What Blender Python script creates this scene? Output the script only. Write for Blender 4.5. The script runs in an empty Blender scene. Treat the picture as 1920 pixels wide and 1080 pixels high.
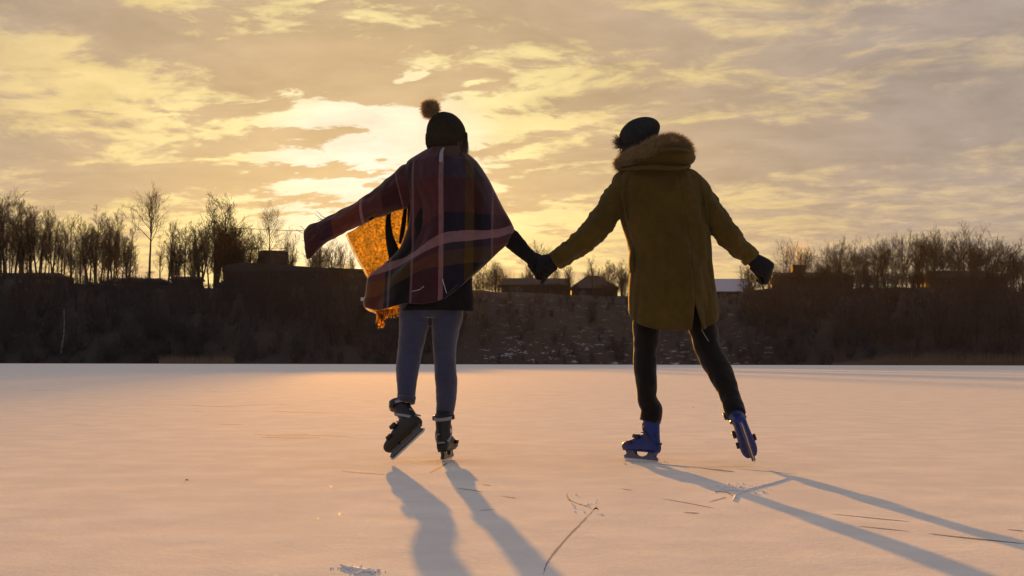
import bpy, bmesh, math, random
import numpy as np
from mathutils import Vector, Matrix, noise

random.seed(7)
RNG = np.random.default_rng(11)
C = bpy.context.scene.collection
sc = bpy.context.scene

# ------------------------------------------------------------------ camera
F = 2400.0                       # focal length in photo pixels (1920 wide)
HOR = 679.0
CAM_H = 0.51
cam_d = bpy.data.cameras.new('camera')
cam = bpy.data.objects.new('camera', cam_d)
C.objects.link(cam)
cam_d.sensor_width = 36.0
cam_d.lens = 36.0 * F / 1920.0
cam_d.clip_start = 0.05
cam_d.clip_end = 12000
PITCH = math.atan((HOR - 540) / F)
RM = Matrix.Rotation(math.pi / 2 + PITCH, 4, 'X') @ Matrix.Rotation(math.radians(0.12), 4, 'Z')
cam.matrix_world = Matrix.Translation((0, 0, CAM_H)) @ RM
sc.camera = cam
R3 = RM.to_3x3()


def ray(px, py):
    return (R3 @ Vector(((px - 960) / F, (540 - py) / F, -1.0)))


def P(px, py, Y):
    d = ray(px, py)
    return Vector((0, 0, CAM_H)) + d * (Y / d.y)


def G(px, py, z=0.0):
    d = ray(px, py)
    t = (z - CAM_H) / d.z
    return Vector((0, 0, CAM_H)) + d * t


# ------------------------------------------------------------------ exposure
EV = 2.15
sc.view_settings.view_transform = 'Standard'
sc.view_settings.look = 'None'
sc.view_settings.gamma = 1.0
sc.view_settings.exposure = EV
sc.view_settings.use_curve_mapping = False
sc.cycles.max_bounces = 8
sc.cycles.transparent_max_bounces = 12
sc.cycles.volume_bounces = 0
sc.cycles.use_denoising = True

# ------------------------------------------------------------------ sun
SUN_PX, SUN_PY = 684, 464
sd = ray(SUN_PX, SUN_PY).normalized()
SUN_EL = math.asin(sd.z)
SUN_AZ = math.atan2(sd.x, sd.y)
sun_d = bpy.data.lights.new('sun', 'SUN')
sun_d.energy = 3.1
sun_d.angle = math.radians(0.55)
sun_d.color = (1.0, 0.42, 0.05)
sun = bpy.data.objects.new('sun', sun_d)
sun.rotation_euler = sd.to_track_quat('Z', 'Y').to_euler()
sun.location = sd * 50
C.objects.link(sun)


# ------------------------------------------------------------------ node helper
class NT:
    def __init__(self, tree):
        self.t = tree

    def node(self, kind, **kw):
        n = self.t.nodes.new(kind)
        for k, v in kw.items():
            setattr(n, k, v)
        return n

    def put(self, sock, v):
        if hasattr(v, 'is_output') or isinstance(v, bpy.types.NodeSocket):
            self.t.links.new(v, sock)
        elif v is not None:
            if isinstance(v, (tuple, list)) and len(v) == 3 and sock.type == 'RGBA':
                v = (*v, 1.0)
            sock.default_value = v

    def m(self, op, a, b=None, c=None, clamp=False):
        n = self.node('ShaderNodeMath', operation=op, use_clamp=clamp)
        for i, v in enumerate((a, b, c)):
            if v is not None:
                self.put(n.inputs[i], v)
        return n.outputs[0]

    def vm(self, op, a, b=None, out=0):
        n = self.node('ShaderNodeVectorMath', operation=op)
        self.put(n.inputs[0], a)
        if b is not None:
            self.put(n.inputs[1], b)
        return n.outputs[out]

    def xyz(self, x, y, z=0.0):
        n = self.node('ShaderNodeCombineXYZ')
        for i, v in enumerate((x, y, z)):
            self.put(n.inputs[i], v)
        return n.outputs[0]

    def sep(self, v):
        n = self.node('ShaderNodeSeparateXYZ')
        self.put(n.inputs[0], v)
        return n.outputs

    def noise(self, vec, scale, detail=4.0, rough=0.55, dist=0.0, out=0):
        n = self.node('ShaderNodeTexNoise')
        self.put(n.inputs['Vector'], vec)
        n.inputs['Scale'].default_value = scale
        n.inputs['Detail'].default_value = detail
        n.inputs['Roughness'].default_value = rough
        n.inputs['Distortion'].default_value = dist
        return n.outputs[out]

    def ramp(self, fac, stops, interp='LINEAR'):
        n = self.node('ShaderNodeValToRGB')
        r = n.color_ramp
        r.interpolation = interp
        while len(r.elements) > 1:
            r.elements.remove(r.elements[-1])
        r.elements[0].position = stops[0][0]
        r.elements[0].color = (*stops[0][1], 1) if isinstance(stops[0][1], tuple) else (stops[0][1],) * 3 + (1,)
        for p, col in stops[1:]:
            e = r.elements.new(p)
            e.color = (*col, 1) if isinstance(col, tuple) else (col,) * 3 + (1,)
        self.put(n.inputs[0], fac)
        return n.outputs[0]

    def mix(self, f, a, b, kind='MIX'):
        n = self.node('ShaderNodeMix', data_type='RGBA', blend_type=kind)
        self.put(n.inputs[0], f)
        self.put(n.inputs[6], a)
        self.put(n.inputs[7], b)
        return n.outputs[2]

    def smooth(self, v, lo, hi, a=0.0, b=1.0):
        n = self.node('ShaderNodeMapRange', interpolation_type='SMOOTHSTEP')
        for i, x in enumerate((v, lo, hi, a, b)):
            self.put(n.inputs[i], x)
        return n.outputs[0]


# ------------------------------------------------------------------ sky
world = bpy.data.worlds.new('World')
sc.world = world
world.use_nodes = True
wt = world.node_tree
wt.nodes.clear()
w = NT(wt)
geo = w.node('ShaderNodeNewGeometry')
D = w.vm('SCALE', geo.outputs['Incoming'])
D.node.inputs['Scale'].default_value = -1.0
dx, dy, dz = w.sep(D)
az = w.m('ARCTAN2', dx, dy)
el = w.m('ARCSINE', dz)


def azel(px, py):
    d = ray(px, py).normalized()
    return math.atan2(d.x, d.y), math.asin(d.z)


# cloud deck seen in perspective: direction projected on a flat layer overhead
den = w.m('ADD', w.m('MAXIMUM', dz, 0.0), 0.13)
cx = w.m('DIVIDE', dx, den)
cy = w.m('DIVIDE', dy, den)
a_ = math.radians(-14)
rx = w.m('ADD', w.m('MULTIPLY', cx, math.cos(a_)), w.m('MULTIPLY', cy, math.sin(a_)))
ry = w.m('SUBTRACT', w.m('MULTIPLY', cy, math.cos(a_)), w.m('MULTIPLY', cx, math.sin(a_)))
deck = w.xyz(w.m('MULTIPLY', rx, 0.85), ry, 0.0)
warp = w.vm('SCALE', w.vm('SUBTRACT', w.noise(deck, 1.7, 3, 0.5, out=1), (0.5, 0.5, 0.5)))
warp.node.inputs['Scale'].default_value = 0.32
deckw = w.vm('ADD', deck, warp)
n_big = w.noise(deckw, 1.15, 6, 0.56)
n_mid = w.noise(deckw, 4.6, 7, 0.6)
n_fine = w.noise(w.vm('ADD', deckw, (3.1, 7.7, 0)), 11.0, 6, 0.62)
n_tiny = w.noise(w.vm('ADD', deckw, (6.3, 2.9, 0)), 24.0, 4, 0.6)
# wobble of the hand-placed banks
wob = w.vm('SCALE', w.vm('SUBTRACT', w.noise(deckw, 3.0, 6, 0.62, out=1), (0.5, 0.5, 0.5)))
wob.node.inputs['Scale'].default_value = 0.055
wx, wy, wz = w.sep(wob)
azw = w.m('ADD', az, w.m('MULTIPLY', wx, 1.8))
elw = w.m('ADD', el, w.m('MULTIPLY', wy, 0.75))


def blob(px, py, wpx, hpx, tilt=0.0, amp=1.0):
    a0, e0 = azel(px, py)
    t = math.radians(tilt)
    ua = w.m('SUBTRACT', azw, a0)
    ve = w.m('SUBTRACT', elw, e0)
    s1 = F / wpx
    s2 = F / hpx
    u = w.m('MULTIPLY', w.m('ADD', w.m('MULTIPLY', ua, math.cos(t)), w.m('MULTIPLY', ve, math.sin(t))), s1)
    v = w.m('MULTIPLY', w.m('SUBTRACT', w.m('MULTIPLY', ve, math.cos(t)), w.m('MULTIPLY', ua, math.sin(t))), s2)
    q = w.m('ADD', w.m('MULTIPLY', u, u), w.m('MULTIPLY', v, v))
    return w.m('MULTIPLY', w.m('EXPONENT', w.m('MULTIPLY', q, -1.0)), amp)


# positive = thick grey cloud bank, negative = thin bright gap   (x, y, half width, half height, tilt deg, strength)
banks = [
    (180, 45, 420, 38, -7, .55), (620, 150, 330, 60, -4, .60), (330, 195, 200, 28, -3, .35), (60, 290, 190, 34, 0, .55),
    (400, 345, 260, 26, 1, .75), (560, 385, 110, 18, 2, .75), (205, 345, 90, 14, 2, .3), (660, 325, 60, 7, 8, .6),
    (640, 247, 80, 9, 3, .75), (470, 270, 70, 10, 5, .5), (705, 352, 34, 6, 0, .6), (720, 295, 36, 8, 8, .6),
    (1010, 350, 60, 16, 4, .55), (900, 290, 70, 10, 6, .5), (975, 385, 50, 9, 3, .5), (1010, 20, 260, 26, -9, .55), (1230, 70, 220, 30, -10, .4),
    (1400, 290, 330, 45, 2, .50), (1640, 250, 260, 46, 4, .50), (1810, 230, 180, 60, 8, .45), (1250, 255, 150, 14, 5, .4),
    (1230, 180, 110, 14, 8, .35), (1100, 205, 140, 10, 8, .4), (1700, 60, 300, 50, 5, .4), (1750, 345, 150, 14, 4, .35), (1030, 270, 70, 12, 8, .4),
    (560, 262, 60, 6, 6, .5), (690, 268, 45, 5, 8, .5), (600, 318, 70, 6, 6, .5), (520, 322, 60, 6, 4, .45), (745, 330, 60, 6, 6, .4), (930, 330, 70, 7, 8, .45), (880, 365, 60, 7, 4, .4), (1090, 330, 90, 9, 8, .35), (1140, 385, 90, 8, 4, .3), (940, 425, 60, 6, 2, .35),
    (100, 130, 330, 58, -4, -.62), (180, 220, 150, 40, 2, -.40), (640, 215, 200, 24, 6, -.8), (740, 290, 170, 60, 3, -.50), (560, 300, 180, 26, 6, -.42),
    (860, 235, 130, 34, 8, -.75), (740, 143, 55, 9, 12, -1.0), (865, 160, 48, 6, 8, -.9), (785, 108, 55, 10, 8, -.5), (560, 172, 40, 4, 6, -.5), (330, 205, 70, 8, 3, -.5),
    (960, 195, 120, 12, 8, -.5), (1010, 240, 110, 12, 8, -.45), (1050, 160, 110, 10, 6, -.35), (1340, 110, 90, 14, 8, -.4),
    (620, 355, 90, 22, 4, -.8), (480, 370, 120, 12, 5, -.6), (260, 300, 180, 14, 3, -.45), (1080, 420, 240, 55, 0, -.35), (1200, 300, 90, 14, 12, -.3), (1530, 210, 110, 10, 12, -.3),
    (1690, 130, 160, 12, 10, -.3), (1450, 60, 60, 14, 6, -.2), (1500, 370, 300, 10, 4, -.2), (1000, 300, 110, 14, 12, -.4), (620, 440, 260, 46, 0, -.9), (250, 430, 260, 30, 0, -.2),
]
acc = None
for b in banks:
    v = blob(*b)
    acc = v if acc is None else w.m('ADD', acc, v)
dens = w.m('ADD', w.m('MULTIPLY', acc, 1.15),
           w.m('ADD', w.m('MULTIPLY', w.m('SUBTRACT', n_big, 0.5), 0.6),
               w.m('ADD', w.m('MULTIPLY', w.m('SUBTRACT', n_mid, 0.47), 2.3), w.m('ADD', w.m('MULTIPLY', w.m('SUBTRACT', n_tiny, 0.5), 0.9), w.m('MULTIPLY', w.m('SUBTRACT', n_fine, 0.5), 2.3)))))
# angle from the bright heart of the sunset
ga, ge = azel(700, 330)
gu = w.m('MULTIPLY', w.m('SUBTRACT', az, ga), 1.0)
gv = w.m('MULTIPLY', w.m('SUBTRACT', el, ge), 1.15)
gd = w.m('SQRT', w.m('ADD', w.m('MULTIPLY', gu, gu), w.m('MULTIPLY', gv, gv)))     # radians
gapc = w.ramp(w.m('MULTIPLY', gd, 0.32), [      # gd*0.32 : 1.0 = 179 degrees
    (0.0, (.84, .80, .72)), (0.022, (.86, .80, .62)), (0.036, (.88, .75, .36)), (0.07, (.80, .62, .27)), (0.12, (.67, .50, .28)), (0.20, (.50, .41, .33)),
    (0.40, (.42, .37, .38)), (1.0, (.34, .335, .38))])
cldc = w.ramp(w.m('MULTIPLY', gd, 0.32), [
    (0.0, (.50, .37, .22)), (0.04, (.48, .35, .21)), (0.08, (.455, .34, .235)), (0.13, (.38, .305, .26)), (0.20, (.38, .32, .28)),
    (0.40, (.38, .35, .37)), (1.0, (.31, .31, .36))])
# edge sharper close to the sun, soft elsewhere
lo = w.smooth(gd, 0.02, 0.30, -0.22, -0.55)
hi = w.smooth(gd, 0.02, 0.30, 0.16, 0.50)
cov = w.smooth(dens, lo, hi)
col = w.mix(cov, gapc, cldc)
rip = w.noise(w.vm('ADD', deckw, (9.3, 1.2, 0)), 7.5, 7, 0.62)
rip2 = w.noise(w.vm('ADD', deckw, (2.3, 5.2, 0)), 2.4, 5, 0.55)
tone = w.m('ADD', w.m('MULTIPLY', w.m('SUBTRACT', rip, 0.5), 0.62), w.m('MULTIPLY', w.m('SUBTRACT', rip2, 0.5), 0.5))
col = w.vm('SCALE', col)
w.put(col.node.inputs['Scale'], w.m('ADD', 0.97, w.m('MULTIPLY', tone, w.smooth(el, 0.0, 0.16, 0.35, 1.0))))
# warm haze close to the horizon on the sunset side
hz = w.m('MULTIPLY', w.m('EXPONENT', w.m('MULTIPLY', w.m('MAXIMUM', el, 0.0), -13.0)), w.smooth(gd, 0.9, 0.05))
hazec = w.ramp(w.m('MULTIPLY', gd, 2.0), [(0.0, (.95, .68, .18)), (0.25, (.86, .62, .20)), (0.55, (.70, .50, .22)), (1.0, (.58, .41, .25))])
col = w.mix(w.m('MULTIPLY', hz, 0.52), col, hazec)
sky = w.node('ShaderNodeTexSky', sky_type='NISHITA')
sky.sun_disc = False
sky.sun_elevation = SUN_EL
sky.sun_rotation = SUN_AZ
sky.altitude = 150
sky.dust_density = 3.0
bg1 = w.node('ShaderNodeBackground')
w.put(bg1.inputs[0], sky.outputs[0])
bg1.inputs[1].default_value = 0.05
bg2 = w.node('ShaderNodeBackground')
w.put(bg2.inputs[0], col)
bg2.inputs[1].default_value = 1.0 / (2 ** EV)
ms = w.node('ShaderNodeMixShader')
ms.inputs[0].default_value = 0.97                 # mostly overcast: thin veil of cloud over the clear sky
w.t.links.new(bg1.outputs[0], ms.inputs[1])
w.t.links.new(bg2.outputs[0], ms.inputs[2])
wo = w.node('ShaderNodeOutputWorld')
w.t.links.new(ms.outputs[0], wo.inputs[0])
world.cycles.sampling_method = 'MANUAL'
world.cycles.sample_map_resolution = 512


# ------------------------------------------------------------------ generic helpers
def link_mesh(name, me, mat=None, parent=None, smooth=True):
    o = bpy.data.objects.new(name, me)
    C.objects.link(o)
    if mat is not None and not me.materials:
        me.materials.append(mat)
    if smooth:
        me.polygons.foreach_set('use_smooth', [True] * len(me.polygons))
    if parent is not None:
        o.parent = parent
        o.matrix_parent_inverse = parent.matrix_basis.inverted() if parent.type == 'EMPTY' else Matrix.Identity(4)
    return o


def mesh_from(name, vs, fs):
    me = bpy.data.meshes.new(name)
    me.from_pydata([tuple(v) for v in vs], [], fs)
    me.update()
    return me


def tag(o, label=None, cat=None, group=None, kind=None):
    if label:
        o['label'] = label
    if cat:
        o['category'] = cat
    if group:
        o['group'] = group
    if kind:
        o['kind'] = kind
    return o


def empty(name, loc, rz=0.0):
    o = bpy.data.objects.new(name, None)
    o.location = loc
    o.rotation_euler = (0, 0, rz)
    o.empty_display_size = 0.2
    C.objects.link(o)
    o.matrix_basis = Matrix.Translation(loc) @ Matrix.Rotation(rz, 4, 'Z')
    return o


def lin(r, g, b):
    f = lambda c: (c / 255 / 12.92) if c / 255 <= 0.04045 else ((c / 255 + 0.055) / 1.055) ** 2.4
    return (f(r), f(g), f(b))


def new_mat(name):
    m = bpy.data.materials.new(name)
    m.use_nodes = True
    n = NT(m.node_tree)
    bsdf = m.node_tree.nodes['Principled BSDF']
    return m, n, bsdf


def fabric(name, col, var=0.25, scale=60, rough=0.9, bump=0.3, bscale=350, spec=0.15, big=6.0, dist=0.002, sheen=0.0):
    m, n, b = new_mat(name)
    tc = n.node('ShaderNodeTexCoord').outputs['Object']
    f = n.noise(tc, scale, 4, 0.6)
    g = n.noise(tc, big, 4, 0.6)
    f2 = n.m('ADD', n.m('MULTIPLY', f, 0.4), n.m('MULTIPLY', g, 0.6))
    c = n.mix(n.smooth(f2, 0.3, 0.7), tuple(x * (1 - var) for x in col), tuple(min(1, x * (1 + var)) for x in col))
    n.put(b.inputs['Base Color'], c)
    b.inputs['Roughness'].default_value = rough
    b.inputs['Specular IOR Level'].default_value = spec
    if sheen:
        b.inputs['Sheen Weight'].default_value = sheen
        b.inputs['Sheen Roughness'].default_value = 0.5
    bp = n.node('ShaderNodeBump')
    bp.inputs['Strength'].default_value = bump
    bp.inputs['Distance'].default_value = dist
    n.put(bp.inputs['Height'], n.m('ADD', n.noise(tc, bscale, 3, 0.6), n.m('MULTIPLY', g, 2.0)))
    n.put(b.inputs['Normal'], bp.outputs[0])
    return m


def plain(name, col, rough=0.6, metal=0.0, spec=0.3, var=0.15, scale=20):
    m, n, b = new_mat(name)
    tc = n.node('ShaderNodeTexCoord').outputs['Object']
    f = n.noise(tc, scale, 5, 0.6)
    n.put(b.inputs['Base Color'], n.mix(f, tuple(x * (1 - var) for x in col), tuple(min(1, x * (1 + var)) for x in col)))
    b.inputs['Roughness'].default_value = rough
    b.inputs['Metallic'].default_value = metal
    b.inputs['Specular IOR Level'].default_value = spec
    return m


# ------------------------------------------------------------------ frozen lake under snow
def snow_material():
    m, n, b = new_mat('snow_crust')
    tc = n.node('ShaderNodeTexCoord').outputs['Object']
    broad = n.noise(tc, 0.35, 4, 0.6)
    mid = n.noise(tc, 3.0, 5, 0.6)
    fine = n.noise(tc, 45.0, 4, 0.65)
    grain = n.noise(tc, 260.0, 2, 0.7)
    c = n.mix(n.smooth(mid, 0.35, 0.7), (.72, .70, .67), (.82, .79, .745))
    c = n.mix(n.m('MULTIPLY', n.smooth(broad, 0.45, 0.75), 0.35), c, (.68, .67, .69))
    n.put(b.inputs['Base Color'], c)
    # loose ice crystals: facets that catch the low sun
    vor = n.node('ShaderNodeTexVoronoi')
    n.put(vor.inputs['Vector'], tc)
    vor.inputs['Scale'].default_value = 130.0
    cr, cg, cb = n.sep(vor.outputs['Color'])
    ox, oy, oz = n.sep(tc)
    glint_zone = n.m('MULTIPLY', n.smooth(oy, 7.5, 5.0), n.smooth(n.noise(tc, 1.6, 3, .6), .42, .62))      # patchy mask that keeps sun glints near the camera, none far off
    facet = n.m('MULTIPLY', n.m('MULTIPLY', n.m('GREATER_THAN', cr, 0.990), n.m('LESS_THAN', vor.outputs['Distance'], 0.15)), n.m('GREATER_THAN', glint_zone, .3))
    n.put(b.inputs['Roughness'], n.m('SUBTRACT', 1.0, n.m('MULTIPLY', facet, 0.75)))
    n.put(b.inputs['Specular IOR Level'], n.m('ADD', 0.001, n.m('MULTIPLY', facet, 0.2)))
    b.inputs['IOR'].default_value = 1.31
    bp = n.node('ShaderNodeBump')
    bp.inputs['Strength'].default_value = 0.55
    bp.inputs['Distance'].default_value = 0.005
    h = n.m('ADD', n.m('MULTIPLY', fine, 0.9), n.m('MULTIPLY', grain, 0.45))
    n.put(bp.inputs['Height'], h)
    bp2 = n.node('ShaderNodeBump')
    bp2.inputs['Strength'].default_value = 0.25
    bp2.inputs['Distance'].default_value = 0.02
    n.put(bp2.inputs['Height'], mid)
    n.t.links.new(bp2.outputs[0], bp.inputs['Normal'])
    rnd = n.vm('SUBTRACT', vor.outputs['Color'], (0.5, 0.5, 0.5))
    tilt = n.vm('SCALE', rnd)
    n.put(tilt.node.inputs['Scale'], n.m('MULTIPLY', facet, 3.0))
    nn = n.vm('NORMALIZE', n.vm('ADD', bp.outputs[0], tilt))
    n.put(b.inputs['Normal'], nn)
    return m


M_snow = snow_material()


def lake_z(X, Y):
    if not 1.5 < Y < 40:
        return 0.0
    fade = min(1, (Y - 1.5) / 1.0) * min(1, (40 - Y) / 20)
    return fade * (0.0035 * noise.noise((X * 0.9, Y * 0.7, 0)) + 0.0008 * noise.noise((X * 5, Y * 4, 3)))


def ground_sheet():
    # graded grid: fine near the skaters, coarse far away
    ys = [-60, -20, -5, 0, 1.5] + list(np.linspace(2.0, 14, 240)) + list(np.geomspace(14.5, 320, 60))
    rows = []
    nx = 200
    vs, fs = [], []
    for Y in ys:
        half = max(5.0, abs(Y) * 0.55)
        if Y > 14:
            half = Y * 0.62 + 60 * (Y - 14) / 300
        xs = list(np.linspace(-half, half, nx))
        xs = [-900] + xs + [900]
        for X in xs:
            z = lake_z(X, Y)
            if abs(X) > half - 0.01:
                z = 0
            vs.append((X, Y, z))
    nn = nx + 2
    for r in range(len(ys) - 1):
        for i in range(nn - 1):
            a = r * nn + i
            fs.append((a, a + 1, a + nn + 1, a + nn))
    o = link_mesh('snowy_lake', mesh_from('snowy_lake', vs, fs), M_snow)
    tag(o, 'frozen lake under a smooth crust of sunset-lit snow', kind='structure')
    return o


lake = ground_sheet()


# ------------------------------------------------------------------ far shore: hillside
SHORE = 280.0
RIDGE = 335.0


def px_of(X, Y):
    return 960 + F * X / Y


_rp = [(-900, 520), (0, 522), (150, 530), (400, 540), (600, 534), (700, 536), (880, 546), (940, 548), (1160, 556), (1330, 560), (1420, 545), (1500, 540), (1700, 540), (1800, 535), (1920, 545), (2800, 540)]


def ridge_py(px):
    for (a, ya), (b, yb) in zip(_rp, _rp[1:]):
        if px <= b:
            t = max(0, (px - a) / (b - a))
            t = t * t * (3 - 2 * t)
            return ya + (yb - ya) * t
    return _rp[-1][1]


def ridge_z(X):
    px = px_of(X, RIDGE)
    return P(px, ridge_py(px), RIDGE).z


def shore_y(X):
    return SHORE + 3.0 * noise.noise((X * 0.02, 5, 0)) + 1.2 * noise.noise((X * 0.15, 9, 0))


def ground_z(X, Y):
    s = shore_y(X)
    if Y < s:
        return -0.3
    t = min(1.0, (Y - s) / (RIDGE - s))
    z = ridge_z(X) * (1 - (1 - t) ** 1.5) if t < 1 else ridge_z(X)
    z += min(1, (Y - s) / 6) * (0.9 * noise.noise((X * 0.05, Y * 0.06, 2)) + 0.35 * noise.noise((X * 0.2, Y * 0.22, 4)))
    return z


def hill_material():
    m, n, b = new_mat('wooded_slope_soil')
    tc = n.node('ShaderNodeTexCoord').outputs['Object']
    x, y, z = n.sep(tc)
    patch = n.noise(n.vm('MULTIPLY', tc, (1.0, 0.8, 3.0)), 0.45, 8, 0.72)
    clear = n.m('MULTIPLY', n.smooth(x, -22.0, 0.0), n.smooth(x, 75.0, 50.0))
    thr = n.m('SUBTRACT', 0.66, n.m('MULTIPLY', clear, 0.10))
    snow = n.smooth(patch, thr, n.m('ADD', thr, 0.05))
    lit = n.noise(tc, 1.3, 6, 0.7)
    soil = n.mix(lit, (.030, .026, .026), (.070, .058, .052))
    n.put(b.inputs['Base Color'], n.mix(n.m('MULTIPLY', snow, n.m('ADD', 0.04, n.m('MULTIPLY', clear, n.m('ADD', .09, n.m('MULTIPLY', n.smooth(z, 7.0, 1.5), .30))))), soil, (.62, .63, .68)))
    b.inputs['Roughness'].default_value = 0.95
    b.inputs['Specular IOR Level'].default_value = 0.05
    return m


M_hill = hill_material()


def make_hill():
    xs = list(np.linspace(-420, 420, 280))
    xs = [-680, -560, -480] + xs + [480, 560, 680]
    ts = list(np.linspace(0, 1, 34))
    vs, fs = [], []
    rows = []
    for k, t in enumerate(ts):
        for X in xs:
            s = shore_y(X)
            Y = s + t * (RIDGE - s)
            z = ground_z(X, Y) if k else -0.25
            vs.append((X, Y, z))
    for Y, dzz in ((350, 0), (370, 0.2), (400, 0.3), (450, 0.6), (520, 1), (620, 1.5)):
        for X in xs:
            vs.append((X, Y, ridge_z(X) + dzz - 0.5 * 0 if Y > 0 else 0))
    nn = len(xs)
    for r in range(len(ts) + 6 - 1):
        for i in range(nn - 1):
            a = r * nn + i
            fs.append((a, a + 1, a + nn + 1, a + nn))
    o = link_mesh('hillside', mesh_from('hillside', vs, fs), M_hill)
    tag(o, 'dark wooded slope with thin snow rising behind the lake', kind='structure')
    return o


hill = make_hill()


# ------------------------------------------------------------------ bare trees
def bark(name, a, b):
    m, n, bs = new_mat(name)
    tc = n.node('ShaderNodeTexCoord').outputs['Object']
    f = n.noise(n.vm('MULTIPLY', tc, (4, 4, 0.8)), 1.2, 5, 0.65)
    n.put(bs.inputs['Base Color'], n.mix(f, a, b))
    bs.inputs['Roughness'].default_value = 0.95
    bs.inputs['Specular IOR Level'].default_value = 0.05
    return m


M_bark = bark('dark_bark', (.035, .027, .021), (.10, .078, .06))
M_twig = bark('bare_twigs', (.032, .025, .021), (.085, .062, .046))
M_brush = bark('brushwood', (.030, .027, .029), (.072, .063, .064))
M_birch = bark('pale_bark', (.10, .09, .085), (.42, .40, .38))
M_reed = bark('dry_reed', (.10, .07, .045), (.20, .145, .09))


class Seg:
    """collects tapered 3- or 5-sided branch segments"""

    def __init__(self):
        self.v = []
        self.f = []

    def tube(self, pts, rad, sides=3):
        base = len(self.v)
        n = len(pts)
        for i, p in enumerate(pts):
            d = (pts[min(i + 1, n - 1)] - pts[max(i - 1, 0)])
            if d.length < 1e-6:
                d = Vector((0, 0, 1))
            d.normalize()
            a = d.orthogonal().normalized()
            b = d.cross(a)
            for k in range(sides):
                an = 2 * math.pi * k / sides
                self.v.append(p + (a * math.cos(an) + b * math.sin(an)) * rad[i])
        for i in range(n - 1):
            for k in range(sides):
                q = base + i * sides
                self.f.append((q + k, q + (k + 1) % sides, q + sides + (k + 1) % sides, q + sides + k))


def rnd_dir(r):
    return Vector((r.uniform(-1, 1), r.uniform(-1, 1), r.uniform(-1, 1))).normalized()


def make_tree(seed, H, kind='tall', twigs=1.0, crown_start=0.35, spread=0.22, rmin=0.014):
    """returns trunk mesh, crown mesh of a leafless tree"""
    r = random.Random(seed)
    T, K = Seg(), Seg()
    R0 = H * 0.015 + 0.04

    def branch(p, d, L, rad, level):
        n = 5 if level < 2 else 4
        pts, rr = [p.copy()], [rad]
        cur = p.copy()
        dd = d.normalized()
        for i in range(n):
            up = 0.16 if level < 2 else 0.10
            dd = (dd + rnd_dir(r) * 0.24 + Vector((0, 0, up))).normalized()
            cur = cur + dd * (L / n)
            pts.append(cur.copy())
            rr.append(max(rmin * 0.6, rad * (1 - 0.8 * (i + 1) / n)))
        K.tube(pts, rr, 4 if level == 1 else 3)
        if level >= 4:
            return
        cnt = {1: 6, 2: 4, 3: 3}[level]
        cnt = max(2, int(cnt * twigs + r.random()))
        for j in range(cnt):
            t = 0.22 + 0.78 * (j + r.random() * 0.8) / cnt
            t = min(t, 0.999)
            i = int(t * n)
            fpos = pts[i].lerp(pts[min(i + 1, n)], t * n - i)
            bd = (pts[min(i + 1, n)] - pts[i]).normalized()
            side = rnd_dir(r)
            side = (side - bd * side.dot(bd)).normalized()
            nd = (bd * 0.85 + side * r.uniform(0.45, 0.9)).normalized()
            branch(fpos, nd, L * r.uniform(0.38, 0.62), max(rmin, rad * 0.50), level + 1)

    stems = 1 if kind != 'multi' else 3
    for s in range(stems):
        lean = Vector((r.uniform(-.07, .07), r.uniform(-.05, .05), 1.0))
        if kind == 'multi':
            lean += Vector((r.uniform(-.28, .28), r.uniform(-.2, .2), 0))
        pts, rr = [], []
        cur = Vector((0, 0, -0.5))
        n = 12
        top = H * (0.82 if kind != 'broad' else 0.55) * (1 if s == 0 else r.uniform(.7, .95))
        dd = lean.normalized()
        for i in range(n + 1):
            pts.append(cur.copy())
            rr.append(max(0.03, R0 * (1.25 if i == 0 else 1) * (1 - 0.80 * i / n)))
            dd = (dd + rnd_dir(r) * 0.045 + Vector((0, 0, .05))).normalized()
            cur = cur + dd * (top + .5) / n
        T.tube(pts, rr, 6)
        nl = {'tall': 15, 'broad': 12, 'multi': 8}[kind]
        for j in range(nl):
            t = crown_start + (1 - crown_start) * (j + r.random() * 0.6) / nl
            t = min(t, 0.995)
            i = min(n - 1, int(t * n))
            p = pts[i].lerp(pts[i + 1], t * n - i)
            an = j * 2.4 + r.uniform(-.5, .5)
            tilt = {'tall': r.uniform(0.45, 0.85), 'broad': r.uniform(0.5, 1.1), 'multi': r.uniform(.4, .8)}[kind]
            if t > 0.9:
                tilt *= 0.5
            d = Vector((math.cos(an) * math.sin(tilt), math.sin(an) * math.sin(tilt), math.cos(tilt)))
            L = H * spread * (1.25 - 0.5 * t) * r.uniform(0.75, 1.2)
            if kind == 'broad':
                L *= 1.55
            branch(p, d, L, rr[i] * r.uniform(.42, .6), 1)
    tm = mesh_from('trunk', T.v, T.f)
    km = mesh_from('crown', K.v, K.f)
    tm.materials.append(M_bark)
    km.materials.append(M_twig)
    return tm, km, H


TALL = [make_tree(100 + i, 18, 'tall', 1.15, 0.30, 0.24, .022) for i in range(8)]
SLIM = [make_tree(140 + i, 18, 'tall', 0.95, 0.36, 0.18, .022) for i in range(4)]
BROAD = [make_tree(200 + i, 14, 'broad', 1.15, 0.32, 0.30, .021) for i in range(5)]
MULTI = [make_tree(300 + i, 12, 'multi', 1.1, 0.30, 0.27, .017) for i in range(3)]
VEE = [make_tree(350 + i, 20, 'tall', 1.1, 0.60, 0.30, .018) for i in range(2)]


def plant(tpl, X, Y, H, label, group=None, rz=None, wide=1.0, sink=0.3):
    tm, km, H0 = tpl
    s = H / H0
    e = empty('bare_tree', Vector((X, Y, ground_z(X, Y) - sink)), random.uniform(0, 6.28) if rz is None else rz)
    e.scale = (s * wide, s * wide, s)
    wide *= 1.15
    for nm, me in (('trunk', tm), ('crown', km)):
        o = bpy.data.objects.new(nm, me)
        C.objects.link(o)
        o.parent = e
    tag(e, label, 'tree', group)
    return e


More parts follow.
